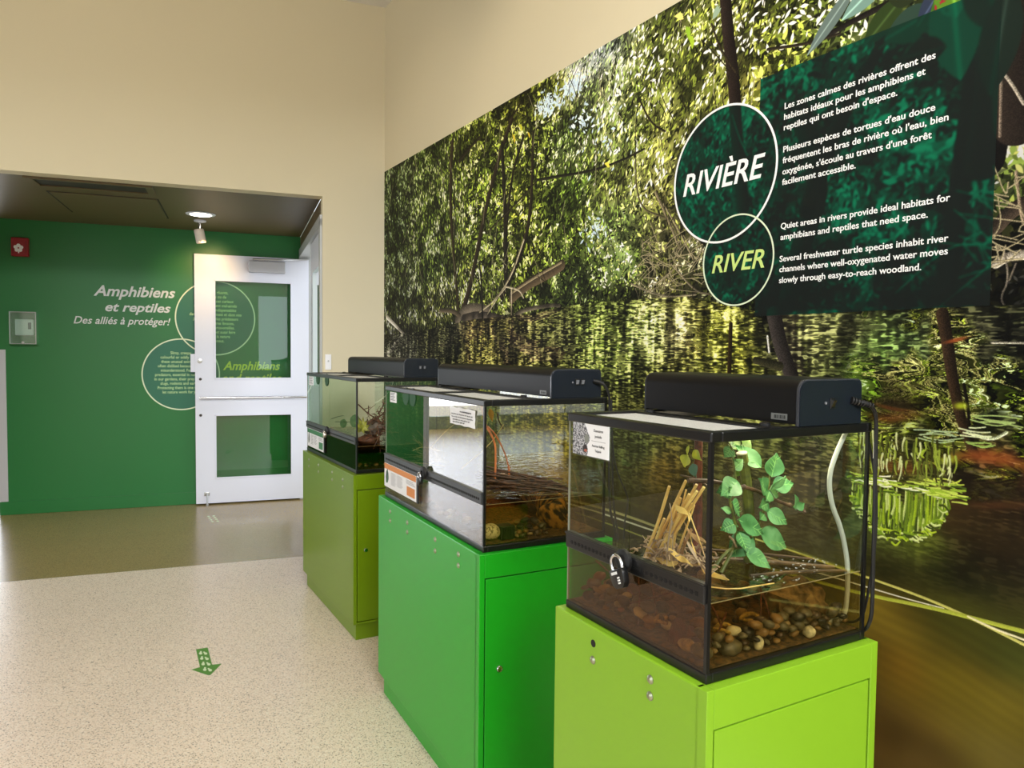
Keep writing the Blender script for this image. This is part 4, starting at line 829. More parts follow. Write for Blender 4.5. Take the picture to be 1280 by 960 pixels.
# handwritten note, small labels
nb_ = thing('paper_note', 'wrinkled white handwritten note taped under the lid of the middle tank', 'note', card_frame(1, .268, .383, -.0005)); w_, h_ = .204, .058
nm = MB(); n = 14; G = [[nm.b.verts.new((w_*i/n+.002*math.sin(j*1.7+i), -.0022-.0016*noise.noise(Vector((i*.7, j*.9, 3))), h_*j/8+.001*math.sin(i*1.3))) for j in range(9)] for i in range(n+1)]
for i in range(n):
    for j in range(8): nm.b.faces.new((G[i][j], G[i+1][j], G[i+1][j+1], G[i][j+1]))
r_ = bmesh.ops.extrude_face_region(nm.b, geom=list(nm.b.faces))
for v in [g for g in r_['geom'] if isinstance(g, bmesh.types.BMVert)]: v.co.y += .0006
nm.build('paper', M['paper'], nb_)
sc_ = MB(); random.seed(9)
for ln_, (z, a, c) in enumerate(((.046, .09, .17), (.0355, .02, .18), (.026, .02, .18), (.017, .03, .16), (.009, .03, .12))):
    x = a
    while x < c:
        d_ = random.uniform(.006, .016); p = [(x+d_*q/5, -.0048, z+.0028*math.sin(q*2.1+x*300)*random.uniform(.4, 1)) for q in range(6)]; sc_.tube(p, .0007 if ln_ else .0012, 5); x += d_+random.uniform(.003, .006)
sc_.build('handwriting', M['ink'], nb_)
def tab(k, label, u0, u1, z0, z1):
    t = thing('label_tag', label, 'label', card_frame(k, u1, z0, -.0015)); MB().box(0, u1-u0, -.0012, 0, 0, z1-z0).build('tag', M['paper'], t)
    l = MB()
    for i in range(5): l.box(.008, (u1-u0)*.8-.01*(i % 2), -.0016, -.0012, (z1-z0)*(.85-.16*i), (z1-z0)*(.85-.16*i)+.003)
    l.build('print_lines', M['greyink'], t); return t
tab(1, 'small white printed tag under the lid of the middle tank', .850, .928, .412, .455)
tab(2, 'small white printed tag under the lid of the twig tank', .862, .964, .418, .472)
for k, us in ((2, (.80, .60)), (1, (.76, .68))):
    for u in us:
        t = thing('port_disc', ('round black disc under the lid of the %s tank' % ('twig', 'middle')[k == 1])+(', towards the doorway' if u == us[0] else ', towards the lock'), 'cable port', TK[k]['fr'].sub(.010, u, TK[k]['h']-.003))
        MB().lathe([(.036, 0), (.036, .006), (.02, .008)], (0, 0, -.012), (1, 0, 0), 28).build('disc', M['black'], t, smooth=True)
        MB().lathe([(.012, 0), (.012, .002)], (.008, 0, -.012), (1, 0, 0), 16).build('hub', M['hoodside'], t)
# ---------------------------------------------------------------- water, gravel and stones in the tanks
WZ = .148
def water(k, label, m, z=WZ):
    T = TK[k]; mb = MB().box(.0095, T['D']-.0085, .0095, T['L']-.0085, .0200, z)
    o = mb.build('tank_water', m, None, T['fr']); tag(o, label, 'water', None, 'stuff')
    MB().box(.0097, .0110, .0097, T['L']-.0097, z-.0010, z+.0005).box(.0110, T['D']-.0088, .0097, .0110, z-.0010, z+.0005).build('meniscus', mat('waterline_glint', (150, 134, 98), .2), o)  # pale strip paints the bright line where water meets glass
    return o
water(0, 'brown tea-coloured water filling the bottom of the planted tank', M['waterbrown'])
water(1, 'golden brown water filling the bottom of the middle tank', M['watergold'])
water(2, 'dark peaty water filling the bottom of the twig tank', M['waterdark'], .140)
gravel_m = noisy(mat('gravel_brown', (120, 88, 46), .7), 90, (38, 28, 16), 5, bump=.8)
def bed(k, label):
    T = TK[k]; mb = MB(); nx, ny = 26, int(26*T['L']/T['D']); G = []
    for i in range(nx+1):
        for_y = []
        for j in range(ny+1):
            x = .013+(T['D']-.026)*i/nx; y = .013+(T['L']-.026)*j/ny
            for_y.append(mb.b.verts.new((x, y, .0215+.010*max(0, noise.noise(Vector((x*30, y*30, k*5.)))+.3)*(1 if 0 < i < nx and 0 < j < ny else .2))))
        G.append(for_y)
    for i in range(nx):
        for j in range(ny): mb.b.faces.new((G[i][j], G[i+1][j], G[i+1][j+1], G[i][j+1]))
    r = bmesh.ops.extrude_face_region(mb.b, geom=list(mb.b.faces))
    for v in [g for g in r['geom'] if isinstance(g, bmesh.types.BMVert)]: v.co.z = .0205
    o = mb.build('gravel_bed', gravel_m, None, T['fr'], True); tag(o, label, 'gravel', None, 'stuff')
bed(0, 'fine brown gravel under the pebbles in the planted tank'); bed(1, 'fine brown gravel under the pebbles in the middle tank'); bed(2, 'dark gravel on the floor of the twig tank')
PCOL = [('dark brown', (74, 50, 28)), ('golden brown', (150, 112, 58)), ('tan', (186, 158, 108)), ('grey olive', (104, 94, 66)), ('rusty brown', (146, 88, 46)), ('cream', (232, 220, 178)), ('blackish', (42, 34, 26))]
PM = [noisy(mat('pebble_'+n.replace(' ', '_'), c, .45, spec=.5), 60, tuple(int(v*.62) for v in c), 3) for n, c in PCOL]
shapes = []
for s_ in range(5):
    for ci in range(len(PCOL)):
        pass
def pebble_mesh(seed, ci):
    mb = MB(); mb.ball((0, 0, 0), 1, 2, (1, .78+.05*seed, .58+.04*seed), .28, seed, 1.1)
    me = bpy.data.meshes.new('pebble'); mb.b.to_mesh(me); mb.b.free(); me.materials.append(PM[ci])
    for p in me.polygons: p.use_smooth = True
    return me
PMESH = {(s_, c): pebble_mesh(s_, c) for s_ in range(4) for c in range(len(PCOL))}
TANKNAME = ('planted tank', 'middle tank', 'twig tank')
placed = {0: [], 1: [], 2: []}; plist = []
def pebble(k, w_, u, z, r, ci, label=None, where=''):
    o = bpy.data.objects.new('pebble', PMESH[random.randrange(4), ci]); C.objects.link(o); f = TK[k]['fr']
    o.location = f.at(w_, u, z); o.scale = (r, r, r); o.rotation_euler = (random.uniform(-.35, .35), random.uniform(-.35, .35), random.uniform(0, 6.3))
    plist.append((k, where, ci, (w_*w_+u*u)**.5, o)) if not label else None
    return tag(o, label, 'pebble', 'pebbles in the '+TANKNAME[k])
def scatter(k, x0, x1, y0, y1, n, rmin, rmax, weights, where, avoid=(), zbase=.031, layer=.0):
    T = TK[k]; got = placed[k]; tries = 0; c = 0
    while c < n and tries < n*60:
        tries += 1; r = random.uniform(rmin, rmax); x = random.uniform(x0+r, x1-r); y = random.uniform(y0+r, y1-r); z = zbase+r*.5
        if any((x-a)**2+(y-b)**2 < (q+r)**2*.80 for a, b, q in avoid): continue
        hits = [(a, b, zz, q) for a, b, zz, q in got if (x-a)**2+(y-b)**2+(z-zz)**2*1.4 < ((q+r)*.90)**2]
        if hits:
            if layer <= 0: continue
            z = max(zz+(q+r)*.58 for a, b, zz, q in hits)
            if z > layer or any((x-a)**2+(y-b)**2+(z-zz)**2*1.6 < ((q+r)*.82)**2 for a, b, zz, q in got): continue
        got.append((x, y, z, r)); c += 1
        pebble(k, x, y, z, r, random.choices(range(len(PCOL)), weights)[0], None, where)
WT = (5, 4, 4, 5, 1.6, .8, 3.4)
# named stones first, so the scatter keeps clear of them
def stone(k, c, r, sq, m, name, label, cat='stone', lump=.35, seed=1, freq=1.3, sub=3, z_turn=0.):
    mb = MB(); mb.ball((0, 0, 0), r, sub, sq, lump, seed, freq); o = mb.build(name, m, None, TK[k]['fr'].sub(c[0], c[1], c[2], z_turn), True); tag(o, label, cat); return o
rockm = noisy(mat('mossy_brown_rock', (150, 124, 80), .75), 42, (62, 50, 30), 7, bump=1.0)
stone(0, (.372, .105, .064), .076, (.95, .62, .62), rockm, 'rock', 'large craggy brown rock under water at the rear of the planted tank', 'rock', .55, 3, 1.9)
placed[0] += [(.365, .125, .04, .085)]
AV0 = [(.365, .125, .080), (.050, .100, .034), (.050, .162, .02)]
redm = noisy(mat('reddish_brown_leaf', (120, 62, 40), .6), 50, (74, 40, 26), 5)
lf = MB(); lf.leaf((.052, .150, .030), (.040, .075, .062), .072, (-1, -.2, .5), .15, 10, .14); lf.leaf((.058, .148, .028), (.060, .072, .046), .060, (-.6, -.2, .9), .2, 10, .12)
tag(lf.build('dead_leaf', redm, None, TK[0]['fr'], True), 'curled reddish brown dead leaf under water behind the lower front pane', 'dead leaf')
yel = noisy(mat('yellow_lichen_bark', (196, 160, 60), .6), 110, (110, 84, 30), 4, bump=.6)
def coil(c, r, turns, label, k=0):
    P = [(c[0]+r*math.cos(a)*(1-.05*a), c[1]+r*math.sin(a)*(1-.05*a), c[2]+.004*math.sin(a*2.1)) for a in [q*.35 for q in range(int(turns*18))]]
    o = MB().tube(P, [.0055*(1-.5*i/len(P)) for i in range(len(P))], 8).build('curled_bark', yel, None, TK[k]['fr'], True); tag(o, label, 'bark')
coil((.050, .185, .052), .018, 1, 'yellowish curled bark strip beside the reddish dead leaf under water')
coil((.105, .060, .066), .020, 1, 'yellow lichen-covered curl of bark in the middle of the near side water')
coil((.21, .085, .060), .024, 1, 'yellowish curl of root beside the large rock under water')
stone(0, (.171, .030, .036), .0125, (.9, .8, 1.25), PM[5], 'pebble', 'smooth white upright pebble against the near side glass of the planted tank', 'pebble', .12, 2)
stone(0, (.318, .026, .034), .0135, (1.1, .9, .95), PM[5], 'pebble', 'round white pebble by the near side glass in front of the large rock', 'pebble', .10, 4)
placed[0] += [(.171, .030, .036, .013), (.318, .026, .034, .014), (.05, .11, .04, .03)]
for i, (y, z, r, ci, lb) in enumerate(((.087, .038, .020, 2, 'big oval tan pebble at the foot of the lower front pane by the corner'), (.048, .040, .022, 3, 'large grey olive pebble beside the near front corner of the planted tank'), (.075, .060, .018, 3, 'rounded olive pebble resting over the big tan pebble'))):
    stone(0, (.034 if i != 2 else .062, y, z), r, (.75, 1.15, .62), PM[ci], 'pebble', lb, 'pebble', .15, i+7); placed[0].append((.036, y, z, r))
stone(0, (.10, .038, .040), .026, (1, .8, .7), PM[3], 'pebble', 'largest dark olive pebble against the near side glass of the planted tank', 'pebble', .15, 12); placed[0].append((.10, .038, .04, .026))
scatter(0, .012, .455, .012, .075, 62, .008, .0165, WT, 'by the side glass', AV0, .030, .085)
scatter(0, .012, .10, .06, .455, 58, .008, .019, WT, 'behind the front pane', AV0, .030, .080)
scatter(0, .10, .44, .08, .44, 30, .010, .022, WT, 'in the middle', AV0, .030, .05)
# middle tank
specks = noisy(mat('speckled_pale_stone', (206, 196, 150), .6), 130, (110, 96, 60), 3, contrast=(.38, .5))
stone(1, (.049, .045, .052), .031, (.95, .95, .85), specks, 'stone', 'round pale speckled stone in the near front corner of the middle tank', 'stone', .08, 5)
cb = MB().box(.076, .128, .028, .075, .0225, .068, .003); cb_o = cb.build('filter_box', M['blackmatte'], None, TK[1]['fr']); tag(cb_o, 'small black filter cube on the pebbles of the middle tank', 'filter'); gm = MB()
for i in range(5): gm.box(.082+.009*i, .086+.009*i, .0268, .028, .030, .060)
gm.build('intake_slots', mat('slot_black', (3, 3, 3), .8), cb_o)
AV1 = [(.049, .045, .032), (.102, .052, .036)]
placed[1] += [(.049, .045, .05, .031), (.102, .052, .04, .034)]
LOG = noisy(mat('golden_bark', (196, 146, 60), .6), 26, (30, 20, 8), 3, (1, 3.2, 1), .9, (.42, .60))
lg = MB(); P = [(.300, .03+.052, .062), (.340, .14, .085), (.375, .30, .105), (.395, .50, .10), (.40, .70, .08)]; P = smooth_path(P, 2)
lg.tube(P, [.050+.010*math.sin(i*1.3)-.0008*i for i in range(len(P))], 20)
for v in lg.b.verts: v.co += Vector((1, .3, 1))*.006*noise.noise(v.co*40)
for v in lg.b.verts: v.co.x = min(v.co.x, .448); v.co.z = max(v.co.z, .024)
tag(lg.build('log', LOG, None, TK[1]['fr'], True), 'golden brown cracked log half sunk along the back of the middle tank', 'log')
rb = MB(); random.seed(21)
for i in range(150):
    a = random.random(); dz = random.gauss(0, .014); du = random.gauss(0, .032)
    s_ = Vector((.030+.03*random.random(), .13+du, .205+dz*1.4)); e_ = Vector((.33+.09*random.random(), .10+du*1.3+random.gauss(0, .015), .150+abs(random.gauss(0, .012))))
    t_ = random.uniform(0, .45); q = s_.lerp(e_, t_); e2 = s_.lerp(e_, random.uniform(t_+.25, 1)); mid = q.lerp(e2, .5)+Vector((0, random.gauss(0, .006), random.gauss(0, .005)))
    rb.tube([q, mid, e2], random.uniform(.0014, .0032), 5)
tag(rb.build('root_bundle', noisy(mat('dark_brown_root', (98, 60, 32), .6), 60, (42, 26, 14), 4), None, TK[1]['fr'], True), 'dark brown bundle of fine roots lying over the water of the middle tank', 'root')
orm = noisy(mat('orange_twig', (206, 112, 52), .5), 40, (150, 76, 34), 3)
def twig(k, label, branches, m, group=None, name='twig'):
    mb = MB()
    for P, r0, r1 in branches:
        P = smooth_path(P, 2); mb.tube(P, [r0+(r1-r0)*i/(len(P)-1) for i in range(len(P))], 7)
    o = mb.build(name, m, None, TK[k]['fr'], True); tag(o, label, 'twig', group); return o
twig(1, 'forked orange twig standing behind the near corner of the middle tank', [([(.046, .12, .455), (.056, .11, .388), (.066, .10, .370), (.081, .10, .344), (.091, .10, .312), (.089, .10, .21)], .0042, .0034), ([(.061, .10, .384), (.095, .11, .356), (.135, .12, .292), (.150, .12, .240)], .003, .002), ([(.150, .12, .245), (.152, .12, .205)], .004, .003)], orm)
bnm = noisy(mat('brown_twig', (96, 70, 48), .6), 50, (52, 38, 26), 4)
for lb, P, r in (('thin grey brown twig sloping across the back of the middle tank', [(.145, .2, .415), (.20, .3, .38), (.27, .4, .34)], .003), ('fine horizontal twig across the near end of the middle tank', [(.03, .15, .342), (.10, .15, .352), (.18, .15, .352)], .0015), ('low fine twig just over the root bundle in the middle tank', [(.03, .12, .262), (.10, .12, .259), (.19, .13, .262)], .0012)):
    twig(1, lb, [(P, r, r*.7)], bnm)
ol = MB().leaf((.085, .14, .440), (.098, .14, .395), .022, (0, -1, .2), .1); tag(ol.build('leaf', mat('amber_leaf', (222, 160, 50), .5), None, TK[1]['fr'], True), 'single amber leaf high in the near corner of the middle tank', 'leaf')
grassm = mat('straw_grass', (206, 176, 110), .6)
random.seed(31)
for i, (lb, P) in enumerate((('long straw-coloured stem leaning in the door end of the middle tank', [(.12, .85, .17), (.14, .72, .28), (.18, .60, .36)]), ('pale dry stem fanning out low in the door end of the middle tank', [(.10, .92, .2), (.10, .80, .235), (.12, .66, .23)]), ('short dry stem lying on the water in the door end of the middle tank', [(.08, .9, .155), (.10, .78, .165), (.12, .62, .175)]), ('pale stem crossing behind the middle of the long tank', [(.1, .40, .2), (.14, .25, .30), (.16, .18, .38)]))):
    twig(1, lb, [(P, .0022, .0014)], grassm)
rt = MB(); random.seed(33)
for i in range(60):
    s_ = Vector((.08+.05*random.random(), .66+.03*random.gauss(0, 1), .190)); e_ = s_+Vector((random.gauss(0, .02), .16+random.gauss(0, .06), random.gauss(.02, .03))); e_.z = max(e_.z, .155); rt.tube([s_, s_.lerp(e_, .5)+Vector((0, 0, random.gauss(.008, .008))), e_], random.uniform(.0007, .0014), 4)
tag(rt.build('dry_root_mass', noisy(mat('pale_dry_root', (160, 130, 80), .7), 60, (100, 80, 46), 3), None, TK[1]['fr'], True), 'pale dry root spray floating in the door end of the middle tank', 'root')
scatter(1, .012, .25, .012, .085, 46, .008, .018, (3, 6, 6, 4, 1, 2.5, 2), 'by the end glass', AV1, .030, .095)
scatter(1, .012, .09, .07, .98, 46, .010, .020, (3, 5, 6, 4, 1, 2, 2), 'behind the front pane', AV1, .030, .06)
# ---------------------------------------------------------------- plant and sticks of the nearest tank
leafm = mat('fresh_green_leaf', (92, 150, 88), .45, spec=.5); lt, lbs = nt(leafm)
lbs.inputs['Subsurface Weight'].default_value = 0
leafm2 = noisy(mat('light_green_leaf', (124, 176, 112), .45), 30, (78, 136, 72), 3); leafm = noisy(leafm, 30, (56, 110, 54), 3)
olivestem = noisy(mat('olive_green_stem', (112, 116, 44), .5), 40, (70, 74, 30), 3)
F0 = TK[0]['fr']
pt = thing('leafy_cutting', 'tall leafy green cutting rising out of the water of the planted tank', 'plant', F0)
def stemp(P, r0, r1, m=olivestem, par=pt, nm='stem'):
    P = smooth_path(P, 2); return MB().tube(P, [r0+(r1-r0)*i/(len(P)-1) for i in range(len(P))], 8).build(nm, m, par, None, True)
stemp([(.176, .140, .150), (.193, .140, .172), (.208, .140, .193), (.219, .140, .222), (.211, .140, .268), (.192, .140, .309), (.214, .140, .343), (.209, .140, .366), (.198, .140, .420), (.184, .140, .432)], .0042, .0016)
stemp([(.150, .145, .150), (.173, .142, .178), (.205, .140, .200), (.235, .140, .194), (.266, .140, .216), (.284, .140, .234), (.302, .140, .269), (.313, .140, .298), (.318, .142, .33), (.325, .145, .36)], .0040, .0014)
random.seed(5)
# leaf base -> tip in (x across, z up), width, facing
LV = [((.199, .418), (.183, .396), .030), ((.201, .42), (.236, .419), .016), ((.200, .388), (.184, .392), .018), ((.207, .370), (.243, .388), .028), ((.322, .345), (.334, .398), .050), ((.300, .365), (.262, .415), .045), ((.213, .342), (.150, .322), .052), ((.206, .325), (.172, .320), .040), ((.300, .315), (.258, .350), .044), ((.318, .320), (.330, .350), .026), ((.322, .322), (.372, .330), .044), ((.314, .312), (.290, .296), .034), ((.320, .316), (.358, .298), .034),
      ((.203, .300), (.240, .262), .044), ((.310, .286), (.270, .284), .034), ((.304, .272), (.350, .240), .040), ((.214, .250), (.176, .240), .038), ((.218, .260), (.292, .222), .050), ((.285, .226), (.380, .178), .056), ((.268, .218), (.205, .176), .060), ((.219, .232), (.216, .196), .044), ((.236, .192), (.292, .152), .042), ((.225, .225), (.252, .204), .030), ((.190, .315), (.172, .338), .026), ((.205, .275), (.186, .286), .022), ((.300, .262), (.276, .256), .026), ((.316, .300), (.336, .286), .024), ((.228, .205), (.262, .196), .030), ((.215, .245), (.240, .248), .024), ((.196, .405), (.214, .398), .018)]
for i, (a, b, wd) in enumerate(LV):
    dy = random.uniform(-.035, .03) if i not in (5,) else .05
    lo_ = MB().leaf((a[0], .140+dy*.2, a[1]), (b[0], .140+dy, b[1]), wd, (random.uniform(-.5, .2), -1, random.uniform(.2, .7)), .08, 8, .08).build('leaf', leafm if i % 3 else leafm2, pt, None, True)
    # pale midrib and veins
    A = Vector((a[0], .140+dy*.2, a[1])); B = Vector((b[0], .140+dy, b[1])); vb = MB()
    vb.tube([A+Vector((0, -.0008, .0004)), A.lerp(B, .5)+Vector((0, -.0016, .0008)), A.lerp(B, .85)+Vector((0, -.001, 0))], [.0010, .0008, .0004], 5)
    for q_ in (.22, .38, .54, .70):
        for sg in (-1, 1):
            sd_ = (B-A).cross(Vector((0, -1, .4))).normalized()*sg*wd*.36*math.sin(math.pi*min(q_+.12, 1)); p_ = A.lerp(B, q_)+Vector((0, -.0014, .0006)); vb.tube([p_, p_.lerp(A.lerp(B, q_+.16)+sd_+Vector((0, -.0030, .0012)), .55)+Vector((0, -.0012, 0)), A.lerp(B, q_+.16)+sd_+Vector((0, -.0040, .0016))], [.0006, .0005, .0003], 4)
    vb.build('midrib', mat('pale_vein', (150, 206, 120), .5) if i == 0 else bpy.data.materials['pale_vein'], lo_, None, True)
st = thing('cut_stem', 'thick upright green cut stem with a pale end behind the leaves', 'stem', F0)
stemp([(.262, .17, .398), (.279, .17, .333), (.291, .17, .243), (.293, .17, .150)], .0115, .0125, noisy(mat('mossy_green_stem', (104, 108, 30), .6), 50, (64, 70, 22), 4), st)
MB().lathe([(.0118, 0), (.0118, .003), (.009, .004)], (.2618, .17, .396), (-.25, 0, 1), 16).build('cut_end', mat('pale_cut_wood', (190, 180, 150), .6), st, smooth=True)
bl = MB()
for a, b, wd in (((.275, .40), (.262, .44), .05), ((.29, .41), (.33, .43), .05), ((.300, .37), (.285, .335), .04), ((.30, .385), (.33, .40), .035)): bl.leaf((a[0], .20, a[1]), (b[0], .215, b[1]), wd, (.1, -1, .3), .08)
tag(bl.build('leaf_spray', noisy(mat('shaded_green_leaf', (96, 128, 44), .5), 30, (60, 86, 30), 3), None, F0, True), 'spray of duller green leaves under the lid behind the cut stem', 'leaves')
brt = noisy(mat('grey_brown_branch', (104, 76, 52), .6), 60, (60, 42, 28), 4)
tw = twig(0, 'grey brown branch running across the planted tank behind the leaves', [([(.10, .165, .350), (.161, .160, .345), (.224, .160, .330), (.289, .160, .317), (.338, .160, .295), (.393, .160, .273), (.455, .16, .258), (.452, .150, .248)], .0052, .0034)], brt, None, 'branch')
for q in ((.26, .16, .324), (.335, .16, .297), (.41, .16, .269)): MB().ball(q, .0062, 2).build('knot', brt, tw)
for a, b, wd in (((.446, .255), (.430, .290), .024), ((.448, .253), (.462, .268), .026), ((.446, .253), (.425, .262), .014)): MB().leaf((a[0]-.02, .157, a[1]+.008), (b[0]-.02, .145, b[1]+.006), wd, (0, -1, .4), .06).build('leaf', leafm2, tw, None, True)
redst = noisy(mat('red_brown_stick', (120, 58, 32), .55), 70, (66, 30, 18), 5, bump=.5)
rs = twig(0, 'upright red-brown stick rising from the dry reeds to the lid', [([(.200, .242, .450), (.200, .240, .378), (.200, .241, .320), (.200, .237, .236), (.195, .236, .150)], .0090, .0115)], redst, None, 'stick')
yl = MB()
for a, b, wd, c in (((.249, .388), (.256, .360), .040, 0), ((.232, .40), (.205, .383), .022, 0), ((.2475, .41), (.249, .388), .010, 0)): yl.leaf((.178, a[0], a[1]), (.172, b[0], b[1]), wd, (-1, 0, .3), .15)
tag(yl.build('yellow_leaf', noisy(mat('yellow_green_leaf', (206, 200, 50), .5), 40, (150, 160, 40), 3), None, F0, True), 'drooping yellow leaf beside the upright red-brown stick', 'leaf')
dl_ = MB().leaf((.172, .226, .372), (.166, .212, .344), .030, (-1, 0, .2), .1); tag(dl_.build('small_leaf', mat('blue_green_leaf', (70, 108, 84), .5), None, F0, True), 'small blue-green leaf in front of the red-brown stick', 'leaf')
twig(0, 'short horizontal brown twig crossing the red-brown stick', [([(.18, .275, .338), (.18, .235, .339), (.17, .175, .330)], .0018, .0014)], brt)
# dry reeds
straws = noisy(mat('golden_straw', (232, 196, 108), .5), 30, (206, 160, 76), 3); straw2 = noisy(mat('tan_dry_leaf', (200, 160, 104), .6), 40, (150, 108, 64), 4)
RD = [((.324, .151), (.231, .326)), ((.316, .154), (.209, .340)), ((.299, .165), (.200, .331)), ((.280, .163), (.140, .338)), ((.310, .152), (.220, .300)), ((.262, .200), (.146, .330)), ((.305, .156), (.190, .314)), ((.29, .160), (.240, .262)), ((.315, .156), (.25, .25)), ((.268, .170), (.215, .318)), ((.300, .158), (.166, .300)), ((.245, .175), (.178, .292)), ((.326, .152), (.245, .312))]
random.seed(8)
WH = ('long lock-side', 'tallest', 'third tall', 'long slanting', 'middle', 'second slanting', 'thin back', 'short side', 'lowest', 'thin upright', 'low slanting', 'short inner', 'thin outer')
for i, (a, b) in enumerate(RD):
    w_ = .13+.008*((i*37) % 5-2); A = Vector((w_+(.012 if i > 8 else 0), a[0], a[1]-.02)); B = Vector((w_+.012*random.uniform(-1, 1), b[0], b[1])); md = A.lerp(B, .5)+Vector((random.uniform(-.004, .004), random.uniform(-.004, .004), .003))
    P = smooth_path([A, md, B], 2); o = MB().tube(P, [(.0042 if i < 9 else .0028)-.0010*q/len(P) for q in range(len(P))], 8).build('reed_stalk', straws, None, F0, True)
    tag(o, '%s golden dry reed stalk in the bundle of the planted tank' % WH[i], 'reed', 'golden reed stalks in the planted tank')
random.seed(12)
DW = ('broad arching', 'narrow twisted', 'curled low', 'pale hooked', 'wide tan', 'slim hanging', 'rolled front', 'small folded', 'long bent', 'thin upright', 'frayed low', 'loose flat', 'looped inner', 'short curled', 'pale ribbon', 'torn wide', 'hooked outer', 'drooping outer', 'crossed front', 'crumpled low', 'thin trailing', 'sharp pointed')
for i in range(22):
    u = random.uniform(.16, .28); z = random.uniform(.165, .27) if i > 2 else .29; w_ = .125+random.uniform(-.03, .03); P = [Vector((w_, u, z))]; a = random.uniform(-2.2, -.6); L = random.uniform(.02, .035)
    for q in range(4):
        a += random.uniform(-.75, .75); P.append(P[-1]+Vector((random.uniform(-.008, .008), -L*math.cos(a)*.8, L*math.sin(a))))
        P[-1].z = max(P[-1].z, .158)
    P = smooth_path(P, 2); mb = MB(); wv = random.uniform(.005, .010); prev = None
    for q, p in enumerate(P):
        h_ = wv*math.sin(math.pi*min(.1+.9*q/(len(P)-1), .97)); ax = Vector((.5*math.sin(q*.2), .75, .6)).normalized()
        row = [mb.b.verts.new(p+ax*h_), mb.b.verts.new(p-ax*h_), mb.b.verts.new(p-ax*h_+Vector((.0009, 0, .0004))), mb.b.verts.new(p+ax*h_+Vector((.0009, 0, .0004)))]
        if prev:
            for j in range(4): mb.b.faces.new((prev[j], prev[(j+1) % 4], row[(j+1) % 4], row[j]))
        else: mb.b.faces.new(row)
        prev = row
    mb.b.faces.new(prev[::-1]); o = mb.build('dry_reed_leaf', (straw2, straws, mat('grey_tan_leaf', (176, 150, 122), .6))[i % 3] if i < 3 else (straw2, straws, bpy.data.materials['grey_tan_leaf'])[i % 3], None, F0, True)
    tag(o, '%s dry leaf in the reed bundle of the planted tank' % DW[i], 'dry leaf', 'dry leaves of the reed bundle')
clump = MB(); random.seed(14)
for i in range(130):
    c = Vector((.13+random.gauss(0, .028), .22+random.gauss(0, .05), .152+abs(random.gauss(0, .022)))); d_ = Vector((random.gauss(0, 1), random.gauss(0, 1), random.gauss(0, .5))).normalized()*random.uniform(.012, .035); e_ = c+d_; e_.z = max(e_.z, .150); clump.tube([c, c.lerp(e_, .5)+Vector((0, 0, .004)), e_], random.uniform(.0012, .0028), 5)
tag(clump.build('reed_root_clump', noisy(mat('tangled_tan_root', (186, 156, 118), .7), 60, (120, 92, 64), 4), None, F0, True), 'tangled tan root clump at the foot of the dry reeds', 'root', None, 'stuff')
for lb, P in (('long straight straw lying low across the front of the planted tank', [(.05, .34, .153), (.05, .2, .155), (.06, .03, .158), (.20, .02, .157)]), ('slim straw leaning behind the front corner of the planted tank', [(.12, .19, .29), (.125, .165, .24), (.13, .150, .205)])): twig(0, lb, [(P, .0016, .0013)], straws, None, 'straw')
# floating debris and bubbles
fm_ = MB(); random.seed(17)
for i in range(110):
    a = random.random(); x = .18+.27*a+random.gauss(0, .02); u = (.05+.05*a if i % 2 else .30-.22*a)+random.gauss(0, .018); x = min(max(x, .03), .452); u = min(max(u, .016), .44)
    fm_.ball((x, u, .1490), random.uniform(.0010, .0026), 1, (1, 1, .8))
tag(fm_.build('surface_bubbles', glassy('bubble_film', (255, 255, 255), 1.4, 5, .05, .25), None, F0, True), 'small bubbles floating on the water of the planted tank', 'bubbles', None, 'stuff')
wood = noisy(mat('waterlogged_wood', (104, 78, 42), .55), 20, (48, 34, 16), 5, (1, 1, 6), .3)
for lb, P, r in (('waterlogged stick floating diagonally to the rear corner of the planted tank', [(.05, .30, .143), (.25, .24, .146), (.44, .06, .144)], .009), ('second waterlogged stick floating along the near side of the planted tank', [(.22, .10, .146), (.34, .075, .147), (.44, .03, .146)], .005), ('thin pale root floating at the back of the planted tank', [(.2, .36, .147), (.32, .26, .149), (.45, .12, .147)], .004)):
    twig(0, lb, [(P, r, r*.7)], wood, None, 'driftwood')
random.seed(19)
RW = ('beside the reddish dead leaf', 'below the padlock', 'near the front corner', 'by the yellow bark curl', 'before the large rock', 'under the leafy cutting', 'behind the lower front pane', 'at the door end of the front pane')
for i, (x, u, z0, z1, dx, du) in enumerate(((.05, .20, .04, .14, .02, .05), (.03, .235, .03, .148, .0, .004), (.06, .06, .03, .11, .03, -.02), (.10, .05, .05, .13, -.03, .02), (.20, .06, .03, .13, .02, .01), (.235, .05, .03, .12, -.01, .02), (.04, .30, .05, .12, .03, -.14), (.05, .42, .12, .05, .02, -.18))):
    twig(0, 'thin reddish root under water '+RW[i], [([(x, u, z0), (x+dx*.5+.006, u+du*.5, (z0+z1)/2), (x+dx, u+du, z1)], .0022, .0016)], redst, None, 'water_root')
tbm = mat('milky_silicone_tube', (200, 204, 190), .35); tbm.node_tree.nodes['Principled BSDF'].inputs['Transmission Weight'].default_value = .25
tb_ = MB().tube(smooth_path([(.425, .03, .452), (.418, .03, .444), (.392, .03, .405), (.371, .03, .358), (.382, .03, .299), (.418, .03, .243), (.440, .03, .178), (.446, .03, .133), (.448, .032, .086), (.446, .034, .05), (.435, .04, .034), (.410, .05, .032)], 3), .0052, 10)
tag(tb_.build('air_tube', tbm, None, F0, True), 'milky air tube curving down the rear of the planted tank', 'tube')
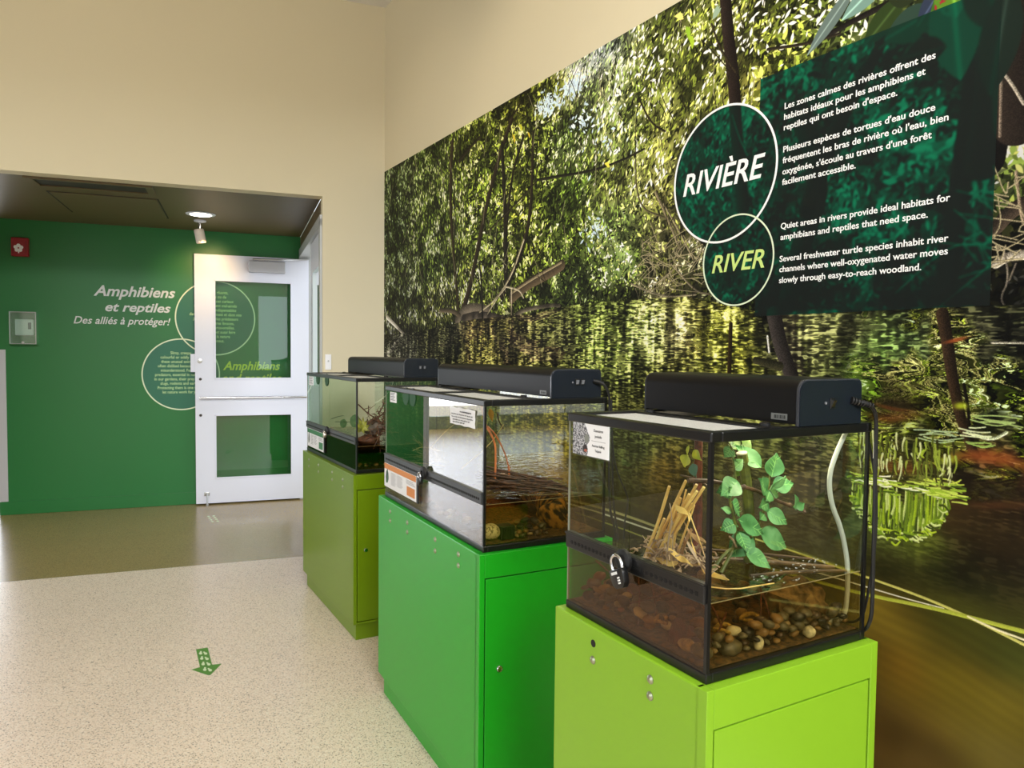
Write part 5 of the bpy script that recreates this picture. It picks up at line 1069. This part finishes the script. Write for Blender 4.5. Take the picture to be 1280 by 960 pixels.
# ---------------------------------------------------------------- twig tank
random.seed(23); F2 = TK[2]['fr']
tgl = noisy(mat('red_brown_twig', (116, 68, 46), .6), 50, (60, 36, 24), 4)
TWD = ('long thin twig sticking out to the upper side of the twig heap', 'thick twig at the front of the heap in the twig tank', 'forked twig on top of the heap in the twig tank', 'twig hanging from the heap into the water', 'twig standing at the outer edge of the heap', 'bent twig at the middle of the heap', 'thin twig lying over the grey rock', 'lowest twig of the heap touching the water')
TWP = [[(.030, .06, .355), (.09, .07, .30), (.16, .08, .26)], [(.10, .05, .25), (.15, .06, .29), (.19, .06, .33)], [(.14, .07, .30), (.17, .07, .34), (.165, .06, .38)], [(.13, .05, .24), (.14, .04, .19), (.10, .03, .12)], [(.19, .05, .20), (.185, .05, .28), (.20, .06, .36)], [(.11, .06, .27), (.16, .08, .26), (.2, .08, .24)], [(.08, .06, .25), (.13, .06, .285), (.18, .07, .30)], [(.07, .06, .165), (.13, .06, .20), (.19, .06, .19)]]
for lb, P in zip(TWD, TWP):
    br = [(P, .0038, .0022)]
    for q in range(3):
        a = Vector(P[1]).lerp(Vector(P[q % 3]), .5); br.append(([a, a+Vector((random.gauss(0, .02), random.gauss(0, .02), random.gauss(.01, .02))), a+Vector((random.gauss(0, .04), random.gauss(0, .03), random.gauss(.02, .03)))], .002, .001))
    twig(2, lb, br, tgl, 'twigs of the heap in the twig tank')
hp = MB()
for i in range(120):
    c = Vector((.17+random.gauss(0, .035), .10+random.gauss(0, .03), .235+random.gauss(0, .035))); d_ = Vector((random.gauss(0, 1), random.gauss(0, .6), random.gauss(0, 1))).normalized()*random.uniform(.02, .05); hp.tube([c, c+d_*.5+Vector((0, 0, .004)), c+d_], random.uniform(.0012, .003), 5)
tag(hp.build('twig_heap', tgl, None, F2, True), 'dense heap of fine red-brown twigs in the twig tank', 'twigs', None, 'stuff')
stone(2, (.125, .11, .225), .055, (1.1, .7, .75), noisy(mat('grey_brown_rock', (128, 108, 96), .7), 40, (72, 58, 50), 5, bump=.6), 'rock', 'grey brown rock in the middle of the twig heap in the twig tank', 'rock', .3, 8)
MB2 = MB().ball((.10, .10, .16), .05, 2, (1.3, .9, .6), .3, 5); tag(MB2.build('bark_slab', tgl, None, F2, True), 'dark bark slab under the twig heap of the twig tank', 'bark')
yf = MB()
for i in range(9):
    a = i*.7; b0 = Vector((.055, .07, .225)); yf.leaf(b0, b0+Vector((.045*math.cos(a), .02*math.sin(a*2), .045*math.sin(a)+.02)), .020, (-.2, -1, .4), .15)
tag(yf.build('yellow_plant', noisy(mat('olive_yellow_leaf', (168, 160, 50), .5), 50, (110, 106, 34), 3), None, F2, True), 'olive yellow water plant beside the twig heap in the twig tank', 'plant')
for lb, c, r in (('rounded grey-green leaf standing near the doors of the twig tank', (.15, .50, .225), .035), ('small flat leaf pad low in the twig tank', (.15, .73, .19), .025)):
    o = MB().ball((0, 0, 0), r, 2, (.9, .12, 1.1), .1, 3).build('leaf_pad', noisy(mat('grey_green_pad', (122, 136, 92), .5), 40, (90, 104, 66), 3), None, F2.sub(*c), True); tag(o, lb, 'leaf')
for lb, P in (('fine horizontal twig in the door end of the twig tank', [(.15, 1.0, .195), (.15, .85, .222), (.15, .72, .24)]), ('second fine twig just under the rounded leaf of the twig tank', [(.15, .9, .185), (.15, .72, .200), (.15, .58, .211)])): twig(2, lb, [(P, .002, .0012)], bnm)
random.seed(29)
scatter(2, .012, .25, .012, .10, 14, .008, .015, (3, 3, 2, 3, 1, 2, 3), 'by the end glass', (), .030)
scatter(2, .012, .08, .08, .98, 18, .008, .015, (3, 3, 2, 3, 1, 1, 3), 'behind the front pane', (), .030)
# each pebble named by its colour and its turn counted from the front corner
ORD = 'first second third fourth fifth sixth seventh eighth ninth tenth eleventh twelfth thirteenth fourteenth fifteenth sixteenth seventeenth eighteenth nineteenth twentieth'.split()
_seen = {}
for k, where, ci, d_, o in sorted(plist, key=lambda q: q[3]):
    n_ = _seen[k, where, ci] = _seen.get((k, where, ci), -1)+1
    o['label'] = '%s %s pebble from the front corner, %s of the %s' % (ORD[min(n_, 19)], PCOL[ci][0], where, TANKNAME[k])
